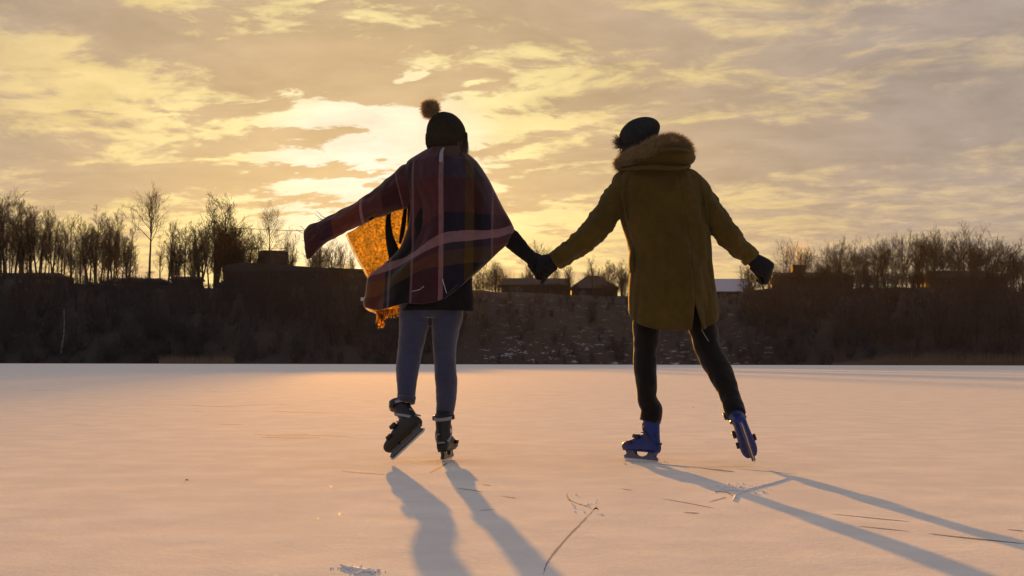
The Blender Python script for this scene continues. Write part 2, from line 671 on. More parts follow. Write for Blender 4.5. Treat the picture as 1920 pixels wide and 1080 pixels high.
def tree_px(tpl, px, top, label, Y=None, group=None, wide=1.0, rz=None):
    Y = Y or RIDGE + random.uniform(2, 12)
    top_z = P(px, top, Y).z
    X = P(px, top, Y).x
    H = top_z - (ground_z(X, Y) - .3)
    return plant(tpl, X, Y, max(3, H), label, group, rz, wide)


# trees that stand out, each at its place along the ridge
heroes = [
    (VEE[0], 283, 366, 'tall lone bare tree with a high forked crown, standing in the left gap', 1.0),
    (TALL[0], 432, 370, 'tallest bare tree left of the round tank, broad twiggy crown', 1.3),
    (TALL[2], 404, 383, 'thick trunked bare tree beside the tallest one left of the tank', .9),
    (MULTI[0], 375, 412, 'forked bare tree low on the left side of the thick trunked one', 1.0),
    (TALL[3], 350, 420, 'rounded bare tree above the small flat roofed shed on the left ridge', .9),
    (SLIM[0], 318, 408, 'slender bare tree just right of the tall lone forked tree', 1.0),
    (SLIM[1], 335, 414, 'slender bare tree just left of the shed roof, thin top', 1.0),
    (VEE[1], 505, 398, 'bare tree standing up behind the round tank', .9),
    (MULTI[1], 470, 425, 'thin spreading bare tree between the tallest tree and the tank', 1.0),
    (MULTI[2], 544, 432, 'spreading bare tree immediately right of the round tank', .9),
    (SLIM[2], 182, 386, 'narrow bare tree poking above the left stand with a small round head', .9),
    (TALL[1], 216, 398, 'bare tree near the right end of the dense left stand', .8),
    (SLIM[0], 244, 420, 'last slender bare tree at the right end of the left stand', .9),
    (SLIM[1], 257, 470, 'very small bare sapling in the gap beside the tall lone tree', .8),
    (TALL[4], 14, 364, 'tall bushy bare tree at the left edge of the photo', 1.1),
    (TALL[2], 44, 372, 'tall bare tree with dark crown beside the left edge', 1.1),
    (MULTI[1], 600, 452, 'small bare tree below the draped hand of the poncho', .8),
    (MULTI[0], 638, 455, 'small bare tree seen in the opening under the poncho arm', .75),
    (MULTI[2], 660, 470, 'slight bare tree close to the glowing poncho edge', .6),
    (BROAD[0], 930, 490, 'round headed bare tree between the two skaters beside the poncho', .8),
    (BROAD[1], 1015, 455, 'dark bare tree directly above the clasped hands', .9),
    (MULTI[0], 1068, 494, 'low bushy bare tree right of the clasped hands', .9),
    (SLIM[2], 1112, 478, 'pointed bare tree on the peak of the gabled roof', 1.2),
    (MULTI[1], 1140, 486, 'fan shaped bare shrub tree right of the pointed one', 1.1),
    (MULTI[2], 1165, 490, 'bare shrub tree next to the olive parka at its left hip', 1.1),
    (BROAD[2], 1396, 492, 'small bare tree over the snowy shed roof under the gloved hand', .7),
    (BROAD[3], 1478, 452, 'hazy bare tree just right of the black glove', .9),
    (BROAD[0], 1512, 462, 'bare tree behind the chimney with the glinting smoke', .8),
    (BROAD[1], 1572, 448, 'broad bare tree above the long low roof on the right', .9),
    (BROAD[2], 1612, 452, 'bare tree at the right end of the long low roof', .9),
    (BROAD[3], 1655, 442, 'open crowned bare tree in the middle of the right stand', .9),
    (BROAD[1], 1698, 436, 'bare tree just before the highest crowns of the right stand', .9),
    (BROAD[0], 1748, 428, 'high domed bare tree, left one of the tallest pair on the right', 1.0),
    (BROAD[2], 1806, 427, 'high domed bare tree, right one of the tallest pair on the right', 1.1),
    (BROAD[3], 1856, 440, 'wide bare tree sloping down toward the right edge', 1.0),
    (BROAD[1], 1900, 452, 'bare tree leaning out at the right edge of the photo', 1.0),
]
for tpl, px, top, label, wide in heroes:
    tree_px(tpl, px, top, label, wide=wide)


def prof(pts, x):
    for (a, ya), (b, yb) in zip(pts, pts[1:]):
        if x <= b:
            return ya + (yb - ya) * max(0, (x - a) / (b - a))
    return pts[-1][1]


def zone(px, zones):
    for lim, text in zones:
        if px < lim:
            return text
    return zones[-1][1]


rr = random.Random(5)
# the dense stand on the left, too alike to tell apart
lp = [(-400, 372), (0, 374), (60, 384), (100, 402), (150, 410), (200, 410), (250, 440)]
for i in range(84):
    px = -230 + 480 * (i + rr.random()) / 84
    top = prof(lp, px) + rr.choice((rr.uniform(-4, 20), rr.uniform(0, 75)))
    tree_px(rr.choice(TALL + SLIM + TALL), px, top, zone(px, [(0, 'slender bare tree of the left stand beyond the left edge'), (60, 'crowded bare tree above the dark roof at the far left'), (125, 'crowded bare tree in the left stand, right half of the far left roof'), (190, 'crowded bare tree in the left stand between the two low roofs'), (400, 'crowded bare tree at the right end of the left stand above the low roofed house')]), Y=RIDGE + rr.uniform(2, 45), group='crowded bare trees of the left stand', wide=rr.uniform(.75, 1.15))
for i in range(26):
    px = rr.uniform(296, 480)
    tree_px(rr.choice(SLIM + MULTI), px, rr.uniform(412, 470), zone(px, [(360, 'thin bare tree among others right of the tall lone forked tree'), (420, 'thin bare tree among others beside the small flat roofed shed'), (999, 'thin bare tree among others just left of the round tank')]), Y=RIDGE + rr.uniform(6, 40), group='thin bare trees left of the tank', wide=rr.uniform(.75, 1.15))
for i in range(10):
    px = rr.choice([rr.uniform(520, 625), rr.uniform(735, 900)])
    tree_px(rr.choice(MULTI + SLIM), px, rr.uniform(440, 480), 'faint small bare tree on the skyline behind the poncho', Y=RIDGE + rr.uniform(10, 60), group='faint bare trees behind the woman', wide=rr.uniform(.75, 1.15))
for i in range(20):
    px = rr.uniform(890, 1190)
    tree_px(rr.choice(MULTI + BROAD), px, rr.uniform(492, 522), zone(px, [(945, 'low bare tree between the plaid poncho and the long hipped roof'), (1070, 'low bare tree behind the long hipped roof under the clasped hands'), (1999, 'low bare tree behind the gabled roof left of the olive parka')]), Y=RIDGE + rr.uniform(25, 70), group='low bare trees behind the middle roofs', wide=rr.uniform(.7, 1.1))
rp = [(1400, 505), (1470, 470), (1560, 458), (1650, 450), (1750, 436), (1820, 434), (1920, 462), (2300, 450)]
for i in range(58):
    px = 1440 + 700 * (i + rr.random()) / 58
    tree_px(rr.choice(BROAD + BROAD + MULTI), px, prof(rp, px) + rr.uniform(0, 50), zone(px, [(1515, 'bushy bare tree around the smoking chimney on the right ridge'), (1600, 'bushy bare tree behind the long low roof right of the chimney'), (1680, 'bushy bare tree in the gap between the long low roof and the broad roof'), (1745, 'bushy bare tree just left of the broad dark roof on the right'), (1880, 'bushy bare tree behind the broad dark roof on the right'), (1930, 'bushy bare tree at the right edge past the broad dark roof'), (9999, 'bushy bare tree of the right stand beyond the right edge')]), Y=RIDGE + rr.uniform(0, 45), group='tangled bare trees of the right stand', wide=rr.uniform(.8, 1.15))
for i in range(34):
    px = rr.uniform(1405, 1900)
    tree_px(rr.choice(MULTI), px, rr.uniform(498, 518), 'low dark bare bush in front of the houses on the right ridge', Y=RIDGE + rr.uniform(-6, 1), group='low bushes before the right hand houses', wide=rr.uniform(1.5, 2.4))
for i in range(16):
    px = rr.uniform(425, 700)
    tree_px(rr.choice(MULTI), px, rr.uniform(502, 520), 'low dark bare bush in front of the long works building', Y=RIDGE + rr.uniform(-6, 1), group='low bushes before the works building', wide=rr.uniform(1.5, 2.4))
for i in range(10):
    px = rr.uniform(930, 1170)
    tree_px(rr.choice(MULTI), px, rr.uniform(526, 538), 'low bare bush in front of the two roofs between the skaters', Y=RIDGE + rr.uniform(-6, 1), group='low bushes before the middle houses', wide=rr.uniform(1.5, 2.2))
# a pale birch low on the left slope, and others that show as single stems on the middle slope
birch_t = bpy.data.meshes.new('trunk')
tmp, kmp, Hb = make_tree(900, 12, 'tall', .7, .45, .14)
bt = tmp.copy(); bt.materials.clear(); bt.materials.append(M_birch)
e = plant((bt, kmp, Hb), P(113, 640, 284).x, 284.5, 12.5, 'pale barked birch low on the dark left slope', sink=.3)
for k, (px, Y, H) in enumerate([(955, 300, 9), (998, 292, 5.5), (1052, 305, 7), (1105, 302, 6), (905, 296, 7), (1020, 286, 3.5)]):
    labs = ['thin straight tree on the open slope left of the clasped hands', 'small tree with a bent stem below the clasped hands on the slope',
            'slim tree on the open slope right of the clasped hands', 'slim tree on the slope under the gabled house', 'thin tree on the slope beside the hem of the black coat',
            'crooked little tree near the foot of the middle slope']
    plant(SLIM[k % 3], P(px, 600, Y).x, Y, H, labs[k], wide=1.2)


# ------------------------------------------------------------------ undergrowth of the slope, one mass
def brush_template(seed, H, kind):
    r = random.Random(seed)
    S = Seg()
    ns = 5 if kind == 'bush' else 1
    for s in range(ns):
        d = Vector((r.uniform(-.5, .5), r.uniform(-.5, .5), 1)) if kind == 'bush' else Vector((r.uniform(-.08, .08), r.uniform(-.08, .08), 1))
        pts, rad = [], []
        cur = Vector((r.uniform(-.4, .4), r.uniform(-.4, .4), -.4)) if kind == 'bush' else Vector((0, 0, -.4))
        d.normalize()
        n = 6
        for i in range(n + 1):
            pts.append(cur.copy())
            rad.append((.05 if kind == 'bush' else .11) * (1 - .8 * i / n) + .012)
            d = (d + rnd_dir(r) * .12).normalized()
            cur = cur + d * (H + .4) / n
        S.tube(pts, rad, 4)
        nb = 12 if kind == 'bush' else 24
        for j in range(nb):
            t = 0.12 + .87 * j / nb
            i = min(n - 1, int(t * n))
            p = pts[i].lerp(pts[i + 1], t * n - i)
            sd_ = (rnd_dir(r) + Vector((0, 0, .9))).normalized()
            L = H * r.uniform(.14, .30)
            q = [p, p + sd_ * L * .5, p + (sd_ + rnd_dir(r) * .35).normalized() * L]
            S.tube(q, [.03, .022, .01], 3)
            for k in range(5):
                st = q[0].lerp(q[2], .25 + .15 * k)
                td = (sd_ + rnd_dir(r) * 1.0).normalized()
                S.tube([st, st + td * L * r.uniform(.35, .6)], [.02, .008], 3)
                if kind != 'bush':
                    td = (sd_ + rnd_dir(r) * 1.2).normalized()
                    S.tube([st, st + td * L * r.uniform(.3, .5)], [.018, .008], 3)
    return np.array([tuple(v) for v in S.v]), np.array(S.f, dtype=np.int64)


BT = [brush_template(500 + i, 8.0, 'tree') for i in range(5)]
BB = [brush_template(600 + i, 3.0, 'bush') for i in range(4)]


def np_mass(name, insts, mat):
    vs, fs, off = [], [], 0
    for (V, Fc), X, Y, Z, s, sw, a in insts:
        ca, sa = math.cos(a), math.sin(a)
        W = np.empty_like(V)
        W[:, 0] = (V[:, 0] * ca - V[:, 1] * sa) * sw + X
        W[:, 1] = (V[:, 0] * sa + V[:, 1] * ca) * sw + Y
        W[:, 2] = V[:, 2] * s + Z
        vs.append(W)
        fs.append(Fc + off)
        off += len(V)
    V = np.concatenate(vs)
    Fq = np.concatenate(fs)
    me = bpy.data.meshes.new(name)
    me.vertices.add(len(V))
    me.vertices.foreach_set('co', V.astype(np.float32).ravel())
    me.loops.add(Fq.size)
    me.loops.foreach_set('vertex_index', Fq.astype(np.int32).ravel())
    me.polygons.add(len(Fq))
    me.polygons.foreach_set('loop_start', np.arange(0, Fq.size, 4, dtype=np.int32))
    me.update()
    me.validate()
    return link_mesh(name, me, mat, smooth=False)


ins = []
for i in range(1750):
    px = rr.uniform(-260, 2200) if i < 1300 else rr.choice((rr.uniform(-800, -260), rr.uniform(2200, 2700)))
    t = rr.random() ** 0.85
    X0 = P(px, 600, 300).x
    Y = shore_y(X0) + 2 + t * 56
    X = X0 * Y / 300
    mid = 870 < px < 1390
    if mid and rr.random() < 0.84:
        continue
    H = rr.uniform(5.5, 10.5) * (0.55 if mid else 1.0)
    zt = ground_z(X, Y) + H
    lim = P(px, ridge_py(px) - (6 if mid else rr.choice((0, 8, 14, 26))), Y).z                 # keep the mass below the skyline
    if zt > lim:
        H = max(2.0, H - (zt - lim))
    ins.append((rr.choice(BT), X, Y, ground_z(X, Y), H / 8, max(.7, H / 8) * rr.uniform(.9, 1.5), rr.uniform(0, 6.28)))
for i in range(1000):
    px = rr.uniform(-260, 2200)
    X0 = P(px, 600, 300).x
    Y = shore_y(X0) + rr.random() ** 1.6 * 56 - (rr.uniform(0, 3.5) if i % 7 == 0 else 0)
    X = X0 * Y / 300
    mid = 870 < px < 1390
    if mid and rr.random() < 0.45:
        continue
    s = rr.uniform(.5, 1.35) * (0.7 if mid else 1)
    if ground_z(X, Y) + 3 * s > P(px, ridge_py(px) - 8, Y).z:
        s *= .5
    ins.append((rr.choice(BB), X, Y, max(0, ground_z(X, Y)), s, s * 1.2, rr.uniform(0, 6.28)))
brush = np_mass('brushwood_thicket', ins, M_brush)
tag(brush, 'dark leafless thicket covering the slope behind the lake', 'thicket', kind='stuff')

# dry reeds along the right foot of the bank
rv, rf = [], []
for i in range(5200):
    px = rr.uniform(1560, 2150) if i % 5 else rr.uniform(300, 440)
    Y = SHORE - 5 + rr.uniform(0, 6)
    X = P(px, 600, Y).x
    h = rr.uniform(1.6, 3.3) * min(1, max(.25, (px - 1540) / 150)) if px > 1500 else rr.uniform(.8, 2.2)
    k = len(rv)
    lx = rr.uniform(-.3, .3)
    rv += [(X - .035, Y, -.05), (X + .035, Y, -.05), (X + lx, Y + rr.uniform(-.2, .2), h)]
    rf.append((k, k + 1, k + 2))
reeds = link_mesh('reed_bed', mesh_from('reed_bed', rv, rf), M_reed, smooth=False)
tag(reeds, 'strip of dry brown reeds at the foot of the bank', 'reeds', kind='stuff')


# ------------------------------------------------------------------ houses on the ridge
M_wall = plain('dull_render_wall', (.040, .034, .033), .9)
M_wall2 = plain('grey_block_wall', (.050, .044, .042), .9)
M_roofd = plain('dark_roofing', (.045, .038, .036), .85)
M_roofs = plain('snow_covered_roofing', (.42, .40, .46), .9, spec=.1)
M_tank = plain('tank_steel', (.08, .07, .065), .75)
M_glass = plain('dark_window_glass', (.02, .02, .025), .15, spec=.5)
M_frame = plain('window_frame_paint', (.10, .085, .075), .6)


def box_bm(bm, x0, x1, y0, y1, z0, z1):
    v = [bm.verts.new(p) for p in ((x0, y0, z0), (x1, y0, z0), (x1, y1, z0), (x0, y1, z0), (x0, y0, z1), (x1, y0, z1), (x1, y1, z1), (x0, y1, z1))]
    for f in ((0, 3, 2, 1), (4, 5, 6, 7), (0, 1, 5, 4), (1, 2, 6, 5), (2, 3, 7, 6), (3, 0, 4, 7)):
        bm.faces.new([v[i] for i in f])


def bm_obj(name, bm, mat, parent=None, smooth=False):
    me = bpy.data.meshes.new(name)
    bm.normal_update()
    bm.to_mesh(me)
    bm.free()
    return link_mesh(name, me, mat, parent, smooth)


def boxo(name, mat, parent, *a):
    bm = bmesh.new()
    box_bm(bm, *a)
    return bm_obj(name, bm, mat, parent)


def house(x0, x1, ridge_t, eave_t, Y, depth, label, hip0=0.0, hip1=0.0, roofm=None, chim=None, name='ridge_house', wins=2, wallm=None):
    """x0..x1 px along the facade, ridge/eave heights in px; local frame at the base"""
    A, B = P(x0, eave_t, Y), P(x1, eave_t, Y)
    base_z = min(ground_z(A.x, Y), ground_z(B.x, Y)) - 1.0
    ox, oy, oz = (A.x + B.x) / 2, Y, base_z
    e = empty(name, Vector((ox, oy, oz)))
    hw = (B.x - A.x) / 2
    ez = A.z - oz
    rz = P((x0 + x1) / 2, ridge_t, Y + depth / 2).z - oz
    boxo('wall', wallm or M_wall, e, ox - hw, ox + hw, oy, oy + depth, oz, oz + ez)
    bm = bmesh.new()
    o_ = .45
    x_0, x_1, y_0, y_1 = -hw - o_, hw + o_, -o_, depth + o_
    pts = [(x_0, y_0, ez), (x_1, y_0, ez), (x_1, y_1, ez), (x_0, y_1, ez), (x_0 + hip0, depth / 2, rz), (x_1 - hip1, depth / 2, rz)]
    top = [bm.verts.new((p[0] + ox, p[1] + oy, p[2] + oz + .05)) for p in pts]
    low = [bm.verts.new((p[0] + ox, p[1] + oy, p[2] + oz - .18)) for p in pts[:4]]
    for f in ((0, 1, 5, 4), (1, 2, 5), (2, 3, 4, 5), (3, 0, 4)):
        bm.faces.new([top[i] for i in f])
    bm.faces.new(low[::-1])
    for i in range(4):
        j = (i + 1) % 4
        bm.faces.new((low[i], low[j], top[j], top[i]))
    rf_ = bm_obj('roof', bm, roofm or M_roofd, e)
    if chim:
        for (cp, ct, cw) in chim:
            c0, c1 = P(cp - cw / 2, ct, Y + depth / 2), P(cp + cw / 2, ct, Y + depth / 2)
            boxo('chimney', M_wall2, rf_, c0.x, c1.x, Y + depth * .35, Y + depth * .35 + (c1.x - c0.x), oz + ez - .5, c0.z)
    for k in range(wins):
        wx_ = ox - hw + (k + .5) * 2 * hw / wins
        fr = boxo('window', M_frame, e, wx_ - .65, wx_ + .65, oy - .06, oy + .0, oz + ez - 2.3, oz + ez - .7)
        boxo('pane', M_glass, fr, wx_ - .55, wx_ + .55, oy - .09, oy - .065, oz + ez - 2.2, oz + ez - .8)
    tag(e, label, 'house')
    return e


house(940, 1067, 522, 534, RIDGE + 14, 8, 'long low house with a hipped dark roof left of the gabled house', 2.5, .5, chim=None)
house(1072, 1158, 517, 540, RIDGE + 18, 9, 'gabled dark house right of the clasped hands between the skaters', 5.0, 5.5)
house(1322, 1412, 523, 546, RIDGE + 6, 14, 'long shed with a pale snow covered roof behind the olive parka', .3, .3, M_roofs, name='shed', wins=4)
house(1500, 1600, 511, 521, RIDGE + 10, 8, 'long low dark house right of the smoking chimney on the right ridge', 1, 2.2, chim=None)
house(1452, 1512, 512, 519, RIDGE + 4, 7, 'small house with a thick smoking chimney on the right ridge', 1, 1, chim=[(1497, 497, 24)])
house(1745, 1880, 508, 520, RIDGE + 8, 9, 'broad dark roofed house under the tallest right hand trees', 2, 3)
house(322, 371, 519, 524, RIDGE + 6, 6, 'small flat roofed shed under the left ridge trees', 0, 0, name='shed', wins=1)
house(190, 312, 522, 529, RIDGE + 9, 7, 'low roofed house under the gap in the left ridge trees', 3, 3, M_roofd)
house(-20, 120, 512, 519, RIDGE + 8, 8, 'dark roofed house at the far left behind the trunks', 2, 3)

# long works building with the round tank
e = empty('works_building', P(560, 560, RIDGE + 5))
Yb = RIDGE + 5


def pxbox(name, mat, parent, x0, x1, t, btm, Y, depth):
    a, b_ = P(x0, t, Y), P(x1, btm, Y)
    return boxo(name, mat, parent, a.x, P(x1, t, Y).x, Y, Y + depth, b_.z, a.z)


pxbox('wall', M_wall, e, 422, 716, 505, 575, Yb, 16)
pxbox('upper_wall', M_wall2, e, 424, 478, 496, 504.8, Yb + 1, 10)
bm = bmesh.new()
a, b_, c_ = P(428, 496, Yb), P(478, 492, Yb), P(600, 501, Yb)
pts = [P(420, 499, Yb - .4), P(452, 492, Yb - .4), P(600, 501.5, Yb - .4), P(720, 506, Yb - .4), P(720, 508, Yb - .4), P(420, 508, Yb - .4)]
fr_ = [bm.verts.new(p) for p in pts]
bk_ = [bm.verts.new(p + Vector((0, 17, 0))) for p in pts]
bm.faces.new(fr_)
bm.faces.new(bk_[::-1])
for i in range(6):
    j = (i + 1) % 6
    bm.faces.new((fr_[j], fr_[i], bk_[i], bk_[j]))
bm_obj('roof', bm, M_roofd, e)
for k in range(4):
    px = 445 + k * 68
    f_ = pxbox('window', M_frame, e, px, px + 12, 515, 524, Yb - .07, .07)
    pxbox('pane', M_glass, f_, px + 1, px + 11, 516, 523, Yb - .10, .025)
pxbox('annex', M_wall, e, 405, 421, 529, 560, Yb + 2, 8)
tag(e, 'long dark works building on the ridge beneath the round tank', 'building')

ct = P(512, 500, Yb + 9)
r_ = (P(540, 500, Yb + 9).x - P(484, 500, Yb + 9).x) / 2
zt = P(512, 472, Yb + 9).z
zb = P(512, 504, Yb + 9).z
e = empty('round_tank', Vector((ct.x, ct.y, zb)))
S = Seg()
S.tube([Vector((ct.x, ct.y, zb - 1)), Vector((ct.x, ct.y, zt))], [r_, r_], 40)
o = link_mesh('shell', mesh_from('shell', S.v, S.f + [tuple(range(40, 80))]), M_tank, e, smooth=False)
S = Seg()
N_ = 40
ringp = [Vector((ct.x + r_ * math.cos(k * 2 * math.pi / N_), ct.y + r_ * math.sin(k * 2 * math.pi / N_), zt + .62)) for k in range(N_ + 1)]
S.tube(ringp, [.06] * (N_ + 1), 4)
for k in range(0, N_, 4):
    p = ringp[k]
    S.tube([p - Vector((0, 0, .66)), p], [.05, .05], 4)
link_mesh('railing', mesh_from('railing', S.v, S.f), M_tank, e, smooth=False)
S = Seg()
for zz in (zt - .1, (zt + zb) / 2):
    S.tube([Vector((ct.x, ct.y, zz - .08)), Vector((ct.x, ct.y, zz + .08))], [r_ + .07] * 2, 40)
link_mesh('hoop', mesh_from('hoop', S.v, S.f), M_tank, e, smooth=False)
tag(e, 'round tank with a railing standing on the works building roof', 'tank')


# ================================================================== the two skaters
def px2m(Y):
    return Y / F * 1.0


def catmull(pts, n):
    """resample a list of equal-length number tuples to n rows along a Catmull-Rom curve"""
    A = np.array(pts, dtype=float)
    d = np.linalg.norm(np.diff(A[:, :3], axis=0), axis=1) + 1e-9
    t = np.concatenate([[0], np.cumsum(d ** 0.7)])
    out = []
    for s in np.linspace(0, t[-1], n):
        i = int(min(len(t) - 2, max(0, np.searchsorted(t, s, side='right') - 1)))
        p1, p2 = A[i], A[i + 1]
        p0 = A[i - 1] if i > 0 else p1
        p3 = A[i + 2] if i + 2 < len(A) else p2
        h = t[i + 1] - t[i]
        u = (s - t[i]) / h
        m1 = (p2 - p0) / (t[i + 1] - (t[i - 1] if i > 0 else t[i])) * h
        m2 = (p3 - p1) / ((t[i + 2] if i + 2 < len(A) else t[i + 1]) - t[i]) * h
        out.append((2 * u ** 3 - 3 * u ** 2 + 1) * p1 + (u ** 3 - 2 * u ** 2 + u) * m1 + (-2 * u ** 3 + 3 * u ** 2) * p2 + (u ** 3 - u ** 2) * m2)
    return np.array(out)


class Geo:
    def __init__(self):
        self.v, self.f, self.uv = [], [], []

    def grid(self, rows, closed=True, cap0=False, cap1=False, uvs=None):
        b = len(self.v)
        n = len(rows[0])
        for r in rows:
            self.v.extend(r)
        for i in range(len(rows) - 1):
            for k in range(n if closed else n - 1):
                a = b + i * n + k
                c = b + i * n + (k + 1) % n
                self.f.append((a, c, c + n, a + n))
        if uvs is not None:
            self.uv.extend(uvs)
        if cap0:
            self.f.append(tuple(b + k for k in reversed(range(n))))
        if cap1:
            q = b + (len(rows) - 1) * n
            self.f.append(tuple(q + k for k in range(n)))

    def mesh(self, name):
        me = mesh_from(name, self.v, self.f)
        if self.uv:
            l = me.uv_layers.new(name='UVMap')
            for lp_ in me.loops:
                l.data[lp_.index].uv = self.uv[lp_.vertex_index]
        return me


def tube3(geo, pts, n=24, seg=16, cap=True, wr=0.0, wfreq=30.0, seed=0, flat=None, uv=False, pw=1.0):
    """pts: (x,y,z, ra, rb) ra = half width across the view, rb = half depth"""
    R = catmull(pts, n)
    rows, uvs = [], []
    L = 0
    prev = None
    for i in range(n):
        c = Vector(R[i][:3])
        d = Vector(R[min(i + 1, n - 1)][:3]) - Vector(R[max(i - 1, 0)][:3])
        d.normalize()
        view = Vector((0, 1, 0))
        if abs(d.dot(view)) > 0.85:
            view = Vector((1, 0, 0))
        a = d.cross(view).normalized()
        b = a.cross(d).normalized()
        if flat == 'x':
            a, b = Vector((1, 0, 0)), Vector((0, 1, 0))
        if prev is not None:
            L += (c - prev).length
        prev = c
        ra, rb = max(.001, R[i][3]), max(.001, R[i][4])
        row = []
        for k in range(seg):
            th = 2 * math.pi * k / seg
            ct_, st_ = math.cos(th), math.sin(th)
            if pw != 1.0:
                ct_ = math.copysign(abs(ct_) ** pw, ct_)
                st_ = math.copysign(abs(st_) ** pw, st_)
            q = 0.0
            if wr:
                q = wr * (noise.noise((L * wfreq, ct_ * 1.3 + seed, st_ * 1.3)) + .5 * noise.noise((L * wfreq * 2.3, ct_ * 3 + seed, st_ * 3)))
            row.append(c + a * ct_ * (ra + q) + b * st_ * (rb + q))
            if uv:
                uvs.append((k / seg, i / (n - 1)))
        rows.append(row)
    geo.grid(rows, True, cap, cap, uvs if uv else None)


def eval_mod(o, mods):
    for kind, kw in mods:
        m = o.modifiers.new('m', kind)
        for k, v in kw.items():
            setattr(m, k, v)
    dg = bpy.context.evaluated_depsgraph_get()
    dg.update()
    me = bpy.data.meshes.new_from_object(o.evaluated_get(dg))
    o.modifiers.clear()
    old = o.data
    mats = list(old.materials)
    o.data = me
    if not me.materials:
        for mt in mats:
            me.materials.append(mt)
    bpy.data.meshes.remove(old)
    me.polygons.foreach_set('use_smooth', [True] * len(me.polygons))
    return o


def obj(name, geo, mat, parent, remesh=None, sub=0, smooth_it=0):
    o = link_mesh(name, geo.mesh(name), mat, parent)
    mods = []
    if remesh:
        mods.append(('REMESH', dict(mode='VOXEL', voxel_size=remesh, use_smooth_shade=True)))
    if smooth_it:
        mods.append(('SMOOTH', dict(iterations=smooth_it, factor=0.5)))
    if sub:
        mods.append(('SUBSURF', dict(levels=sub, render_levels=sub)))
    if mods:
        eval_mod(o, mods)
    return o


def ell(geo, c, rx_, ry_, rz_, M=None, n=14, seg=20):
    rows = []
    for i in range(n):
        ph = math.pi * (i + .5) / n
        row = []
        for k in range(seg):
            th = 2 * math.pi * k / seg
            p = Vector((rx_ * math.sin(ph) * math.cos(th), ry_ * math.sin(ph) * math.sin(th), rz_ * math.cos(ph)))
            if M is not None:
                p = M @ p
            row.append(Vector(c) + p)
        rows.append(row)
    geo.grid(rows, True, True, True)


def fur(name, bases, mat, parent, L, wdt, seed=1, curl=.35):
    """bases: (point, outward normal)"""
    r = random.Random(seed)
    vs, fs = [], []
    for p, nrm in bases:
        l = L * r.uniform(.5, 1.15)
        d = (nrm + rnd_dir(r) * curl).normalized()
        s = d.cross(rnd_dir(r)).normalized() * wdt
        q = p + d * l * .5
        d2 = (d + rnd_dir(r) * curl * .9 + Vector((0, 0, -.12))).normalized()
        e_ = q + d2 * l * .5
        b = len(vs)
        vs += [p - s, p + s, q + s * .7, q - s * .7, e_]
        fs += [(b, b + 1, b + 2, b + 3), (b + 3, b + 2, b + 4)]
    return link_mesh(name, mesh_from(name, vs, fs), mat, parent)


# ---- materials of the clothes
def translucent_mat(name, col, tcol, amt, holes=0.0, thru=(1, .62, .22)):
    m, n, b = new_mat(name)
    tc = n.node('ShaderNodeTexCoord').outputs['Object']
    wv = n.noise(tc, 90, 3, 0.7)
    wide = n.noise(tc, 24, 4, 0.65)
    n.put(b.inputs['Base Color'], n.mix(wide, tuple(c * .7 for c in col), tuple(c * 1.3 for c in col)))
    b.inputs['Roughness'].default_value = .95
    b.inputs['Specular IOR Level'].default_value = .05
    tr = n.node('ShaderNodeBsdfTranslucent')
    k = n.m('MULTIPLY', n.smooth(wv, .30, .70), n.smooth(wide, .25, .7, .35, 1.2))
    n.put(tr.inputs[0], n.mix(k, tuple(c * .12 for c in tcol), tcol))
    mx = n.node('ShaderNodeMixShader')
    mx.inputs[0].default_value = amt
    n.t.links.new(b.outputs[0], mx.inputs[1])
    n.t.links.new(tr.outputs[0], mx.inputs[2])
    tp = n.node('ShaderNodeBsdfTransparent')
    tp.inputs[0].default_value = (*thru, 1)
    mx2 = n.node('ShaderNodeMixShader')
    gaps = n.noise(tc, 210, 3, 0.75)
    n.put(mx2.inputs[0], n.m('MULTIPLY', n.smooth(gaps, .36, .70, .08, 1.0), holes))
    n.t.links.new(mx.outputs[0], mx2.inputs[1])
    n.t.links.new(tp.outputs[0], mx2.inputs[2])
    out = n.t.nodes['Material Output']
    n.t.links.new(mx2.outputs[0], out.inputs[0])
    return m


